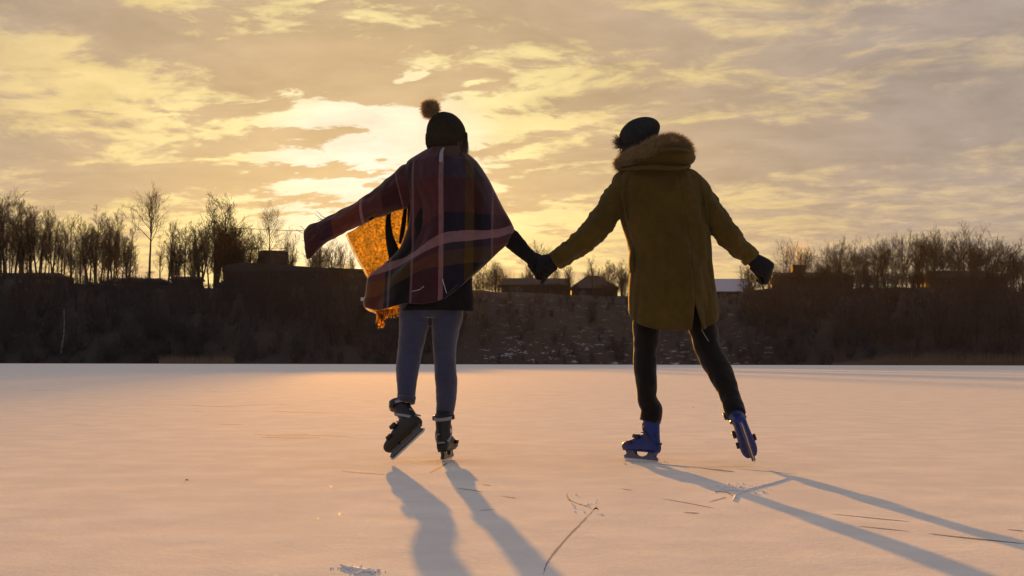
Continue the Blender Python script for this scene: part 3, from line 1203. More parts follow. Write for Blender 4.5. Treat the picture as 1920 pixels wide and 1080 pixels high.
def plaid_mat(name, ustops, vstops, upale, vpale, tamt=0.02):
    """broad colour bands across u and v of the cloth with pale woven stripes"""
    m, n, b = new_mat(name)
    tc = n.node('ShaderNodeTexCoord')
    ob = tc.outputs['Object']
    u, v, _ = n.sep(tc.outputs['UV'])
    wn = n.noise(ob, 5.0, 3, .5)
    u = n.m('ADD', u, n.m('MULTIPLY', n.m('SUBTRACT', wn, .5), .015))
    wn2 = n.noise(n.vm('ADD', ob, (4, 2, 1)), 5.0, 3, .5)
    v = n.m('ADD', v, n.m('MULTIPLY', n.m('SUBTRACT', wn2, .5), .03))
    cu = n.ramp(u, ustops, 'CONSTANT')
    cv = n.ramp(v, vstops, 'CONSTANT')
    c = n.mix(.5, cu, cv)
    for (a, b_, col, f) in upale:
        k = n.m('MULTIPLY', n.m('GREATER_THAN', u, a), n.m('LESS_THAN', u, b_))
        c = n.mix(n.m('MULTIPLY', k, f), c, col)
    for (a, b_, col, f) in vpale:
        k = n.m('MULTIPLY', n.m('GREATER_THAN', v, a), n.m('LESS_THAN', v, b_))
        c = n.mix(n.m('MULTIPLY', k, f), c, col)
    wl = n.noise(ob, 18, 5, .7)
    c = n.mix(n.m('MULTIPLY', n.smooth(wl, .35, .75), .45), c, n.mix(.5, c, (.0, .0, .0)))
    n.put(b.inputs['Base Color'], c)
    b.inputs['Roughness'].default_value = .95
    b.inputs['Specular IOR Level'].default_value = .05
    b.inputs['Sheen Weight'].default_value = .3
    bp = n.node('ShaderNodeBump')
    bp.inputs['Strength'].default_value = .4
    bp.inputs['Distance'].default_value = .002
    n.put(bp.inputs['Height'], n.noise(ob, 260, 3, .6))
    n.put(b.inputs['Normal'], bp.outputs[0])
    tr = n.node('ShaderNodeBsdfTranslucent')
    n.put(tr.inputs[0], c)
    mx = n.node('ShaderNodeMixShader')
    mx.inputs[0].default_value = tamt
    n.t.links.new(b.outputs[0], mx.inputs[1])
    n.t.links.new(tr.outputs[0], mx.inputs[2])
    n.t.links.new(mx.outputs[0], n.t.nodes['Material Output'].inputs[0])
    return m


NAVY, MAROON, RUST, MUST, BLK, PINK, GREY = (0.01395, 0.01395, 0.0341), (0.0651, 0.0155, 0.0186), (0.1318, 0.0372, 0.0217), (0.06975, 0.04185, 0.01085), (0.00775, 0.006975, 0.008525), (0.312, 0.182, 0.208), (0.195, 0.169, 0.234)
M_plaid = plaid_mat('plaid_wool',
                    [(0, RUST), (.10, BLK), (.22, BLK), (.302, (0.06975, 0.0186, 0.0279)), (.512, NAVY), (.66, MUST), (.72, BLK), (.78, NAVY), (.86, (0.08525, 0.031, 0.0465))],
                    [(0, (0.08525, 0.03875, 0.062)), (.12, (0.0341, 0.02015, 0.0279)), (.30, (0.0589, 0.01705, 0.01705)), (.55, BLK), (.68, (0.0279, 0.02015, 0.031)), (.79, MUST), (.90, BLK)],
                    [(.125, .142, GREY, .35), (.285, .302, PINK, .32), (.480, .512, PINK, .45), (.845, .86, PINK, .3)],
                    [(.665, .735, PINK, .50)], .02)
M_plaid_arm = plaid_mat('plaid_wool_arm',
                        [(0, (0.0775, 0.0279, 0.0248)), (.25, MAROON), (.5, BLK), (.7, RUST)],
                        [(0, (0.0465, 0.0155, 0.02325)), (.16, BLK), (.30, (0.06975, 0.0341, 0.0341)), (.46, RUST), (.70, NAVY), (.84, (0.031, 0.0186, 0.0186))],
                        [], [(.445, .465, PINK, .6), (.15, .158, PINK, .4)], .03)
M_glow = translucent_mat('thin_mustard_knit', (.12, .08, .025), (.60, .42, .13), .70, .60, (1, .80, .34))
M_glow2 = translucent_mat('fringe_yarn', (.22, .13, .05), (1, .75, .40), .7, .80, (1, .84, .55))
M_sun_rim = translucent_mat('pale_sun_rim', (.75, .66, .50), (1, .93, .75), .55, .8, (1, .96, .85))  # near-white colour stands in for sun catching the hem edge
M_black = fabric('black_wool_coat', (.011, .010, .011), .3, 40, .95, .3)
M_jeans = fabric('blue_denim', (.036, .043, .085), .22, 90, .9, .3, 500, sheen=.35)
M_hat = fabric('dark_knit', (.022, .018, .012), .3, 60, .95, .6, 220)
M_beanie = fabric('charcoal_knit', (.020, .021, .024), .3, 60, .95, .6, 260)
M_parka = fabric('olive_cotton', (.074, .051, .0085), .22, 30, .92, .5, 420, big=5, dist=.012, sheen=.10)
M_fur = translucent_mat('raccoon_fur', (.34, .26, .15), (.55, .44, .27), .28, .15, (1, .92, .75))
M_pom = translucent_mat('pompom_fur', (.40, .31, .20), (.75, .60, .38), .38, .25, (1, .92, .75))
M_hair = plain('brown_hair', (.035, .018, .010), .5, var=.3, scale=60, spec=.4)
M_skin = plain('skin', (.50, .30, .22), .6, var=.08)
M_pants = fabric('black_trousers', (.008, .007, .007), .3, 40, .9, .3, sheen=.15)
M_glove = fabric('black_leather_glove', (.007, .007, .009), .3, 50, .7, .25, 160, spec=.2)
M_bootk = plain('black_boot_shell', (.008, .008, .009), .45, spec=.4, var=.3)
M_bootb = plain('blue_boot_shell', (.005, .022, .17), .5, spec=.4, var=.25, scale=14)
M_bootb2 = plain('dark_blue_liner', (.015, .020, .075), .7, var=.3)
M_strap = plain('grey_reflective_strap', (.22, .23, .28), .5, var=.2)
M_buckle = plain('black_plastic_buckle', (.018, .016, .018), .4, spec=.4)
M_holder = plain('silver_plastic_holder', (.07, .08, .15), .4, spec=.5)
M_holderk = plain('dark_plastic_holder', (.045, .05, .06), .4, spec=.5)
M_steel = plain('blade_steel', (.50, .50, .52), .28, metal=1.0, var=.1)
M_white = plain('white_woven_tag', (.55, .53, .60), .8)
M_red = plain('red_trim', (.30, .03, .03), .5)


class Fig:
    """places things given in photo pixels on the upright plane where a skater stands; dy = metres away from it"""

    def __init__(self, Y):
        self.Y = Y
        self.k = Y / F

    def p(self, px, py, dy=0.0):
        return P(px, py, self.Y) + Vector((0, dy, 0))

    def r(self, px, py, w, d, dy=0.0):
        q = self.p(px, py, dy)
        return (q.x, q.y, q.z, w * self.k / 2, d)

    def limb(self, geo, pts, **kw):
        """(px, py, width px, half depth m, dy)"""
        tube3(geo, [self.r(*q) for q in pts], **kw)


def head_geo(geo, M, fem=False):
    """head in a local frame: +x face, +z up, origin between the ears"""
    s = .95 if fem else 1.0
    R = M.to_3x3()
    T = lambda x, y, z: M @ Vector((x * s, y * s, z * s))
    ell(geo, T(-.008, 0, .035), .098 * s, .076 * s, .098 * s, R)
    ell(geo, T(.022, 0, -.035), .066 * s, .060 * s, .078 * s, R)
    ell(geo, T(.052, 0, -.088), .028 * s, .030 * s, .022 * s, R)      # chin
    ell(geo, T(.094, 0, -.018), .018 * s, .013 * s, .026 * s, R, 8, 12)      # nose
    ell(geo, T(.082, 0, .018), .012 * s, .040 * s, .010 * s, R, 8, 12)       # brow
    ell(geo, T(.082, 0, -.058), .012 * s, .024 * s, .010 * s, R, 8, 12)      # mouth
    for sy in (-1, 1):
        ell(geo, T(-.002, sy * .078, -.012), .018 * s, .009 * s, .030 * s, R, 8, 12)
        ell(geo, T(.060, sy * .038, -.022), .022 * s, .022 * s, .022 * s, R, 8, 12)   # cheek


def frame(o, x, z):
    x = Vector(x).normalized()
    z = Vector(z)
    z = (z - x * z.dot(x)).normalized()
    y = z.cross(x)
    return Matrix.Translation(o) @ Matrix((x, y, z)).transposed().to_4x4()


def hand_geo(M, side=1, curl=(40, 45, 40), spread=1.0, thumb=35, scale=1.0):
    """hand in a local frame: wrist at origin, +x to the fingers, +z back of the hand, thumb on +y*side; fingers curl towards -z"""
    g = Geo()
    T = lambda x, y, z: M @ (Vector((x, y * side, z)) * scale)
    rows = []
    for x, hw_, ht in ((-.03, .031, .024), (-.005, .031, .022), (.03, .040, .020), (.065, .045, .019), (.092, .043, .016), (.10, .038, .010)):
        rows.append([T(x, hw_ * math.cos(t), ht * math.sin(t)) for t in [2 * math.pi * k / 16 for k in range(16)]])
    g.grid(rows, True, True, True)

    def finger(base, yaw, lens, rad, curls, pitch0=0.0):
        cur = Vector(base)
        ang = math.radians(pitch0)
        pts = [(cur.copy(), rad)]
        for L_, c_ in zip(lens, curls):
            ang += math.radians(c_)
            d = Vector((math.cos(ang) * math.cos(yaw), math.cos(ang) * math.sin(yaw), -math.sin(ang)))
            cur = cur + d * L_
            pts.append((cur.copy(), rad * (1 - .12 * len(pts))))
        R = [(*T(*p), r_ * scale, r_ * scale) for p, r_ in pts]
        tube3(g, R, 12, 10)
        e0 = T(*pts[-1][0])
        ell(g, e0, R[-1][3], R[-1][3], R[-1][3], None, 6, 8)
    for i, (y, L_, yaw) in enumerate(((.034, .92, .10), (.012, 1.0, .03), (-.011, .94, -.05), (-.033, .76, -.13))):
        finger((.085, y, .001), yaw * spread, (.046 * L_, .030 * L_, .024 * L_), .0115 - .0008 * (i == 3), [c + i * 3 for c in curl])
    finger((.018, .030, -.006), math.radians(thumb), (.040, .034, .026), .0135, (14, 16, 18), 8)
    return g


def glove(name, M, parent, side, curl, thumb=35, scale=1.0, mat=None, spread=1.0):
    g = hand_geo(M, side, curl, spread, thumb, scale)
    return obj(name, g, mat or M_glove, parent, remesh=.0045, smooth_it=1)


def skate(M, parent, bootm, linerm, straps, holderm, solem=None, scale=.86):
    """ice skate: +x toe, +z up the shin, blade edge at z=0; boot is the part, the rest hangs under it"""
    M = M @ Matrix.Scale(scale, 4)
    g = Geo()
    T = lambda x, y, z: M @ Vector((x, y, z))

    def ring_x(x, zc, hz_, hy_):
        return [T(x, hy_ * math.copysign(abs(math.cos(t)) ** .75, math.cos(t)), zc + hz_ * math.copysign(abs(math.sin(t)) ** .75, math.sin(t))) for t in [2 * math.pi * k / 24 for k in range(24)]]
    A = catmull([(-.128, 0, 0, .085, .014, .016), (-.120, 0, 0, .088, .028, .030), (-.09, 0, 0, .105, .044, .038), (-.04, 0, 0, .120, .058, .041), (.02, 0, 0, .112, .050, .044),
                 (.08, 0, 0, .098, .036, .049), (.13, 0, 0, .090, .028, .047), (.16, 0, 0, .086, .022, .036), (.172, 0, 0, .084, .012, .018)], 26)
    g.grid([ring_x(r[0], r[3], r[4], r[5]) for r in A], True, True, True)

    def ring_z(z, xc, rx_, ry_):
        return [T(xc + rx_ * math.cos(t), ry_ * math.sin(t), z + .012 * math.cos(t)) for t in [2 * math.pi * k / 24 for k in range(24)]]
    B = catmull([(0, 0, .09, -.062, .052, .036), (0, 0, .14, -.060, .056, .042), (0, 0, .19, -.052, .055, .044), (0, 0, .24, -.040, .056, .048), (0, 0, .285, -.030, .058, .052), (0, 0, .290, -.030, .046, .042)], 20)
    g.grid([ring_z(r[2], r[3], r[4], r[5]) for r in B], True, True, True)
    boot = obj('ice_skate', g, bootm, parent, remesh=.0055, smooth_it=2)

    def bx(name, mat, x0, x1, y0, y1, z0, z1, par=boot, bev=.003):
        bm = bmesh.new()
        box_bm(bm, x0, x1, y0, y1, z0, z1)
        bmesh.ops.bevel(bm, geom=bm.edges[:], offset=bev, segments=2, affect='EDGES')
        bm.transform(M)
        return bm_obj(name, bm, mat, par, True)
    # liner cuff showing above the shell
    g = Geo()
    B = [(.27, -.032, .048, .042), (.29, -.028, .051, .046), (.303, -.026, .047, .043), (.298, -.026, .040, .036)]
    g.grid([ring_z(*r) for r in B], True, True, True)
    obj('liner', g, linerm, boot)
    # sole plate, holder with two posts and a gap, steel blade
    bx('sole', solem or bootm, -.112, .158, -.030, .030, .060, .070)
    bm = bmesh.new()
    prof_ = [(-.118, .062), (-.105, .040), (-.125, .024), (-.120, .016), (.150, .016), (.158, .028), (.135, .042), (.150, .062), (.070, .062), (.060, .044), (.040, .034), (-.010, .032), (-.040, .042), (-.055, .062)]
    lft = [bm.verts.new(M @ Vector((x, .011, z))) for x, z in prof_]
    rgt = [bm.verts.new(M @ Vector((x, -.011, z))) for x, z in prof_]
    bm.faces.new(lft)
    bm.faces.new(rgt[::-1])
    for i in range(len(prof_)):
        j = (i + 1) % len(prof_)
        bm.faces.new((lft[j], lft[i], rgt[i], rgt[j]))
    bmesh.ops.recalc_face_normals(bm, faces=bm.faces[:])
    bm_obj('blade_holder', bm, holderm, boot)
    bm = bmesh.new()
    prof_ = [(-.138, .020), (-.134, .003), (-.12, .0), (.135, .0), (.155, .006), (.168, .022)]
    lft = [bm.verts.new(M @ Vector((x, .0022, z))) for x, z in prof_]
    rgt = [bm.verts.new(M @ Vector((x, -.0022, z))) for x, z in prof_]
    bm.faces.new(lft)
    bm.faces.new(rgt[::-1])
    for i in range(len(prof_)):
        j = (i + 1) % len(prof_)
        bm.faces.new((lft[j], lft[i], rgt[i], rgt[j]))
    bmesh.ops.recalc_face_normals(bm, faces=bm.faces[:])
    bm_obj('blade', bm, M_steel, boot)
    # straps with ratchet buckles
    for (z, xc, rx_, ry_) in ((.262, -.034, .0615, .0545), (.168, -.050, .062, .0475)):
        g = Geo()
        rows = []
        for k in range(25):
            t = 2 * math.pi * k / 24
            rows.append([T(xc + (rx_ + o_) * math.cos(t), (ry_ + o_) * math.sin(t), z + dz_ + (.012 + .05 * (z < .2)) * math.cos(t)) for o_, dz_ in ((0, -.010), (.004, -.010), (.004, .010), (0, .010))])
        g.grid(rows, True)
        obj('strap', g, straps, boot)
    for sgn in (-1, 1):
        bx('buckle', M_buckle, -.052, -.010, sgn * .056 - .009, sgn * .056 + .009, .246, .274)
    bx('buckle', M_buckle, .005, .050, .040, .060, .135, .158)
    bx('buckle', M_buckle, .060, .100, .044, .062, .098, .116)
    bx('buckle', M_buckle, .045, .085, -.062, -.046, .098, .120)
    bx('heel_patch', straps, -.1335, -.126, -.022, .022, .110, .122)
    bx('heel_patch', straps, -.117, -.110, .010, .035, .160, .170)
    # lace front
    for k in range(5):
        x = .012 + .018 * k
        z = .172 - .0145 * k
        bx('lace', straps if k % 2 else M_buckle, x - .003, x + .003, -.024, .024, z - .002, z + .004, bev=.001)
    return boot


# ------------------------------------------------------------------ MAN
gm = G(1203, 866)
MF = Fig(gm.y)


def body(name, fig, limbs, torso, headM, fem, label):
    g = Geo()
    tube3(g, [fig.r(*q) for q in torso], 30, 24, flat='x', pw=.85)
    for L_ in limbs:
        tube3(g, [fig.r(*q) for q in L_], 26, 16)
    head_geo(g, headM, fem)
    o = link_mesh(name, g.mesh(name), M_skin)
    eval_mod(o, [('REMESH', dict(mode='VOXEL', voxel_size=.011, use_smooth_shade=True)), ('SMOOTH', dict(iterations=2, factor=.5))])
    tag(o, label, 'person')
    for sy in (-1, 1):
        ge_ = Geo()
        ell(ge_, headM @ Vector((.080, sy * .031, -.002)), .011, .011, .011, None, 8, 10)
        obj('eye', ge_, M_white, o)
    return o


mh = frame(MF.p(1197, 274, .02), (-.72, .62, -.30), (-.18, -.05, 1))
man = body('person', MF, [
    [(1214, 590, 36, .055, 0), (1211, 690, 26, .040, -.01), (1215, 760, 22, .032, 0), (1221, 810, 16, .022, .01), (1216, 830, 14, .018, .03)],
    [(1308, 590, 36, .055, 0), (1340, 690, 26, .040, -.06), (1360, 757, 20, .032, -.18), (1366, 782, 14, .022, -.225)],
    [(1185, 345, 28, .05, 0), (1150, 390, 26, .045, -.02), (1112, 440, 22, .04, -.03), (1060, 480, 17, .028, .0), (1040, 490, 15, .022, 0), (1022, 496, 14, .016, 0)],
    [(1290, 345, 28, .05, 0), (1328, 395, 26, .045, -.02), (1365, 445, 22, .04, -.03), (1400, 482, 17, .028, -.02), (1416, 494, 15, .022, -.02), (1430, 503, 14, .016, -.02)],
], [(1262, 600, 50, .05, 0), (1262, 570, 100, .085, 0), (1258, 520, 108, .11, 0), (1250, 450, 98, .10, 0), (1240, 380, 110, .11, -.01), (1234, 338, 104, .09, 0), (1226, 322, 54, .06, 0), (1208, 300, 34, .05, .01), (1200, 280, 34, .05, .01)],
    mh, False, 'person in an olive parka with fur trimmed hood, black trousers and blue ice skates')

# trousers
g = Geo()
MF.limb(g, [(1216, 545, 66, .10, 0), (1215, 585, 57, .095, 0), (1212, 620, 51, .085, 0), (1210, 655, 44, .075, 0), (1209, 685, 43, .07, -.01), (1211, 715, 40, .068, -.02), (1213, 745, 37, .062, -.01), (1217, 758, 38, .062, 0),
            (1221, 768, 42, .066, .0), (1221, 780, 41, .066, 0), (1219, 791, 39, .062, 0)], n=70, seg=36, wr=.0045, wfreq=22, seed=3)
MF.limb(g, [(1290, 545, 70, .10, 0), (1308, 585, 62, .098, 0), (1319, 620, 52, .085, -.01), (1326, 655, 48, .078, -.03), (1340, 685, 48, .074, -.06), (1350, 710, 44, .068, -.10), (1358, 735, 38, .06, -.14), (1361, 752, 37, .058, -.17), (1364, 763, 38, .058, -.195), (1366, 769, 38, .057, -.205), (1368, 776, 36, .055, -.220)],
        n=70, seg=36, wr=.005, wfreq=22, seed=8)
MF.limb(g, [(1262, 500, 120, .12, 0), (1262, 545, 124, .12, 0), (1262, 590, 110, .11, 0), (1264, 606, 70, .08, 0)], n=14, seg=30)
trousers = obj('trousers', g, M_pants, man, remesh=.007)
g = Geo()
MF.limb(g, [(1310, 618, 1.6, .002, -.092), (1318, 632, 1.6, .002, -.095), (1327, 646, 1.6, .002, -.098)], n=8, seg=5)
obj('seam', g, M_strap, trousers)

# parka: body with a vented, curved tail
def parka_body():
    rows_def = [  # py, xL, xR, half depth
        (318, 1176, 1292, .075), (326, 1158, 1306, .095), (340, 1150, 1316, .115), (365, 1152, 1322, .130), (400, 1162, 1326, .135), (430, 1171, 1329, .135), (460, 1180, 1331, .132),
        (490, 1185, 1333, .135), (520, 1184, 1336, .142), (550, 1182, 1341, .150), (580, 1181, 1345, .155)]
    NR, NS = 84, 120
    R = catmull([(0, 0, r[0], r[1], r[2], r[3]) for r in rows_def], NR)
    th_s = math.radians(-90 + 19)      # vent on the back, a little right of centre (th=-90 faces the camera)
    g = Geo()
    rows = []
    for i in range(NR):
        py, xl, xr, dep = R[i][2], R[i][3], R[i][4], R[i][5]
        t = i / (NR - 1)
        row = []
        for k in range(NS + 1):
            u = k / NS
            th = th_s + 2 * math.pi * u
            ct_, st_ = math.cos(th), math.sin(th)
            ce = math.copysign(abs(ct_) ** .82, ct_)
            se = math.copysign(abs(st_) ** .82, st_)
            cx_ = (xl + xr) / 2 + (xr - xl) / 2 * ce
            # tail drops in a curve at the back, flat at the sides
            drop = 0.0
            if py > 520:
                back = max(0, -st_)
                drop = (py - 520) / 60 * (4 + 37 * back ** .8)
                if st_ > 0:
                    drop *= .4
            pyy = py + drop
            # the vent: edges pull apart below
            if pyy > 568:
                o_ = (pyy - 568) * .42
                if u < .06:
                    cx_ += o_ * (1 - u / .06) * .55
                if u > .94:
                    cx_ -= o_ * ((u - .94) / .06) * .35
            fold = .014 * noise.noise((ct_ * 2.2, st_ * 2.2, py * .012)) + .009 * noise.noise((ct_ * 5, st_ * 5, py * .025)) + .002 * noise.noise((ct_ * 9, st_ * 9, py * .11))
            if py > 470:
                fold += .008 * min(1, (py - 470) / 60) * noise.noise((ct_ * 4, st_ * 4 + 7, py * .004))
            p = MF.p(cx_, pyy, -0.005)
            p += Vector((ct_ * fold * .5, 0, 0))
            p.y += se * (dep + fold * 2)
            row.append(p)
        rows.append(row)
    b = len(g.v)
    g.grid(rows, False)
    # close the shoulders
    top = [b + k for k in range(NS)]
    g.f.append(tuple(top))
    # weld the seam above the vent by a thin overlap flap
    return g


g = parka_body()
parka = obj('parka', g, M_parka, man)
eval_mod(parka, [('SOLIDIFY', dict(thickness=.006, offset=-1))])
gs = Geo()
MF.limb(gs, [(1291, 520, 7, .003, -.147), (1290.5, 550, 6, .003, -.154), (1290, 572, 5, .003, -.158)], n=10, seg=8)
obj('vent_flap', gs, M_parka, parka)
for nm, pts, sd_s in (('sleeve', [(1192, 340, 52, .085, .0), (1172, 356, 58, .082, -.01), (1150, 385, 55, .078, -.02), (1128, 415, 50, .074, -.03), (1108, 440, 48, .070, -.035), (1090, 455, 45, .064, -.03), (1070, 470, 40, .058, -.02), (1052, 482, 37, .052, -.01), (1040, 490, 35, .048, -.0)], 1),
                      ('sleeve', [(1282, 340, 50, .085, .0), (1304, 360, 54, .082, -.01), (1324, 390, 52, .076, -.02), (1345, 420, 49, .072, -.03), (1364, 443, 45, .066, -.035), (1383, 463, 39, .060, -.03), (1400, 478, 34, .053, -.025), (1408, 486, 33, .048, -.02)], 2)):
    g = Geo()
    MF.limb(g, pts, n=90, seg=40, wr=.0125, wfreq=19, seed=sd_s * 5, cap=True)
    obj(nm, g, M_parka, parka)
# seams: armholes, yoke, waist channel
for pts in ([(1176, 330, .105), (1166, 350, .115), (1164, 375, .12), (1168, 400, .115), (1172, 418, .11)], [(1298, 330, .10), (1311, 350, .11), (1316, 375, .115), (1319, 400, .11), (1322, 422, .105)]):
    g = Geo()
    MF.limb(g, [(x, y, 3.0, .006, -d_) for x, y, d_ in pts], n=24, seg=8)
    obj('seam', g, M_parka, parka)
# pocket flap at the left hip
g = Geo()
MF.limb(g, [(1184, 470, 8, .05, -.02), (1183.5, 490, 11, .055, -.02), (1184, 511, 11, .05, -.02)], n=16, seg=14, pw=.6)
obj('pocket_flap', g, M_parka, parka)
# hood lying on the back
g = Geo()
tube3(g, [MF.r(*q) for q in [(1160, 311, 16, .03, .02), (1180, 308, 24, .05, -.03), (1205, 307, 28, .05, -.065), (1232, 303, 36, .06, -.08), (1258, 300, 42, .065, -.08), (1278, 298, 40, .06, -.06), (1290, 298, 26, .04, -.02), (1294, 294, 10, .02, .0)]],
      50, 36, wr=.006, wfreq=14, seed=21)
hood = obj('hood', g, M_parka, parka)
g = Geo()
tube3(g, [MF.r(*q) for q in [(1228, 292, 5, .010, -.168), (1250, 289, 6, .012, -.166), (1272, 289, 5, .010, -.146), (1288, 291, 4, .010, -.10)]], 20, 10)
obj('hood_fold', g, M_parka, hood)
g = Geo()
tube3(g, [MF.r(*q) for q in [(1160, 322, 5, .012, -.04), (1185, 322, 7, .014, -.115), (1215, 322, 8, .014, -.150), (1245, 324, 8, .014, -.155), (1270, 323, 7, .014, -.14), (1288, 317, 6, .012, -.08)]], 24, 10)
obj('hood_seam', g, M_parka, hood)
# fur along the hood edge
fpath = [(1160, 311, 20, .026, .02), (1168, 305, 30, .034, -.02), (1184, 299, 36, .042, -.07), (1206, 290, 36, .044, -.10), (1228, 278, 34, .044, -.11), (1250, 269, 28, .040, -.10), (1270, 271, 26, .040, -.07), (1283, 278, 24, .036, -.05), (1289, 291, 18, .03, -.03), (1290, 301, 10, .02, -.01)]
g = Geo()
fr_pts = [MF.r(*q) for q in fpath]
tube3(g, [(q[0], q[1], q[2], q[3] * .62, q[4] * .62) for q in fr_pts], 40, 20)
trim = obj('fur_trim', g, M_fur, hood)
R = catmull(fr_pts, 80)
bases = []
rf_r = random.Random(4)
for _ in range(11000):
    i = rf_r.random() * 78
    a0 = R[int(i)]
    a1 = R[int(i) + 1]
    f_ = i - int(i)
    c = Vector(a0[:3]).lerp(Vector(a1[:3]), f_)
    d = (Vector(a1[:3]) - Vector(a0[:3])).normalized()
    v_ = rnd_dir(rf_r)
    v_ = (v_ - d * v_.dot(d)).normalized()
    rad = a0[3] * .58
    bases.append((c + v_ * rad, (v_ + d * rf_r.uniform(-.5, .1)).normalized()))
fur('fur_strands', bases, M_fur, hood, .036, .0010, 5, .6)
# beanie, tilted
g = Geo()
tube3(g, [MF.r(*q) for q in [(1191, 280, 52, .075, .01), (1193, 270, 64, .093, .01), (1196, 258, 77, .106, .01), (1200, 246, 80, .108, .01), (1202, 236, 72, .096, .01), (1203, 228, 54, .074, .01), (1203, 223, 32, .045, .01), (1203, 221, 8, .012, .01)]], 30, 40, flat='x')
beanie = obj('beanie', g, M_beanie, man)
Mt = Matrix.Rotation(math.radians(-14), 4, 'Y')
cc = MF.p(1200, 248, .01)
beanie.data.transform(Matrix.Translation(cc) @ Mt @ Matrix.Translation(-cc))
# hair: nape and the tuft blowing out at the temple
g = Geo()
ell(g, mh @ Vector((-.025, 0, -.005)), .088, .080, .085, mh.to_3x3())
hair = obj('hair', g, M_hair, man)
bases = []
hr = random.Random(8)
for _ in range(240):
    c = MF.p(1164 + hr.uniform(-5, 6), 268 + hr.uniform(-9, 9), hr.uniform(-.03, .05))
    bases.append((c, Vector((-.95, hr.uniform(-.3, .3), hr.uniform(-.25, .65))).normalized()))
for _ in range(300):
    c = MF.p(1172 + hr.uniform(-8, 14), 279 + hr.uniform(-4, 5), hr.uniform(-.05, .03))
    bases.append((c, Vector((-.3, hr.uniform(-.3, .3), -.9)).normalized()))
fur('hair_strands', bases, M_hair, hair, .048, .0012, 6, .45)
# gloves
wr_ = MF.p(1407, 485, -.02)
glove('glove', frame(wr_, MF.p(1452, 514, -.02) - wr_, (.30, -.88, .30)), man, -1, (52, 64, 50), thumb=4, scale=1.22, spread=.4)
wl_ = MF.p(1046, 487, 0)
glove('glove', frame(wl_, MF.p(1008, 497, .0) - wl_, (.1, -.9, .45)), man, 1, (50, 58, 44), thumb=20, scale=1.15, spread=.4)
# cuffs
for c0, c1 in (((1049, 484), (1041, 489)), ((1400, 478), (1409, 486))):
    g = Geo()
    MF.limb(g, [(c0[0], c0[1], 33, .048, 0), ((c0[0] + c1[0]) / 2, (c0[1] + c1[1]) / 2, 36, .052, 0), (c1[0], c1[1], 33, .046, 0)], n=8, seg=24)
    obj('cuff', g, M_parka, parka)
# skates
ml = frame(Vector((gm.x + .004, gm.y, 0.0)), (-.60, .80, 0.0), (0.12, 0.09, 1))
skate(ml, man, M_bootb, M_pants, M_buckle, M_holder)
toe = Vector((.34, .55, -.77))
up = Vector((-.16, .78, .60))
mr = frame(Vector((0, 0, 0)), toe, up)
ank = MF.p(1366, 777, -.23)
mr = Matrix.Translation(ank - mr.to_3x3() @ Vector((-.045, 0, .17))) @ mr
skate(mr, man, M_bootb, M_pants, M_buckle, M_holder)

# ------------------------------------------------------------------ WOMAN
gw = G(838, 864)
WF = Fig(gw.y)
wh = frame(WF.p(840, 262, .02), (.72, .69, -.05), (.02, -.02, 1))
woman = body('person', WF, [
    [(778, 590, 38, .055, 0), (766, 690, 25, .038, -.04), (765, 740, 16, .03, -.10), (761, 770, 11, .018, -.135)],
    [(837, 590, 38, .055, 0), (835, 690, 25, .040, -.005), (836, 760, 20, .032, 0), (836, 800, 18, .034, 0), (838, 835, 18, .025, .03)],
    [(785, 330, 28, .05, 0), (745, 352, 26, .045, .0), (700, 385, 22, .04, 0), (640, 415, 17, .03, 0), (610, 430, 16, .02, 0), (590, 442, 13, .013, 0)],
    [(880, 335, 28, .05, 0), (912, 375, 26, .045, 0), (945, 430, 22, .038, 0), (980, 475, 16, .026, 0), (1000, 488, 14, .02, 0), (1016, 496, 13, .015, 0)],
], [(812, 580, 60, .05, 0), (812, 562, 92, .085, 0), (820, 520, 104, .11, 0), (824, 460, 84, .09, 0), (828, 380, 98, .10, 0), (832, 330, 96, .085, 0), (836, 308, 48, .055, 0), (838, 285, 30, .045, 0), (838, 268, 30, .045, 0)],
    wh, True, 'person in a plaid blanket poncho, pom-pom hat, blue jeans and black ice skates')

g = Geo()
WF.limb(g, [(779, 545, 66, .10, 0), (778, 590, 60, .092, 0), (774, 625, 52, .080, -.01), (769, 660, 46, .070, -.02), (766, 685, 44, .064, -.04), (765, 705, 41, .062, -.06), (765, 725, 36, .055, -.085), (765, 741, 34, .050, -.095), (764, 755, 34, .050, -.105)],
        n=64, seg=36, wr=.003, wfreq=22, seed=3)
WF.limb(g, [(838, 545, 66, .10, 0), (838, 590, 60, .092, 0), (835, 625, 50, .080, 0), (834, 660, 43, .070, 0), (835, 690, 41, .066, -.01), (837, 715, 41, .064, -.02), (837, 745, 38, .055, -.01), (835, 768, 34, .048, 0), (834, 783, 32, .045, 0)],
        n=64, seg=36, wr=.003, wfreq=22, seed=13)
WF.limb(g, [(808, 500, 112, .11, 0), (808, 545, 118, .11, 0), (808, 580, 112, .11, 0), (808, 596, 84, .085, 0)], n=14, seg=30)
jeans = obj('jeans', g, M_jeans, woman, remesh=.007)
for hx, hy, hw_ in ((766, 745, 31), (834, 779, 33)):
    g = Geo()
    WF.limb(g, [(hx, hy - 3, hw_ + 1, .049, -.105 if hx < 800 else 0), (hx, hy, hw_ + 3, .051, -.107 if hx < 800 else 0), (hx, hy + 4, hw_ + 1, .048, -.11 if hx < 800 else 0)], n=8, seg=24)
    obj('trouser_hem', g, M_jeans, jeans)

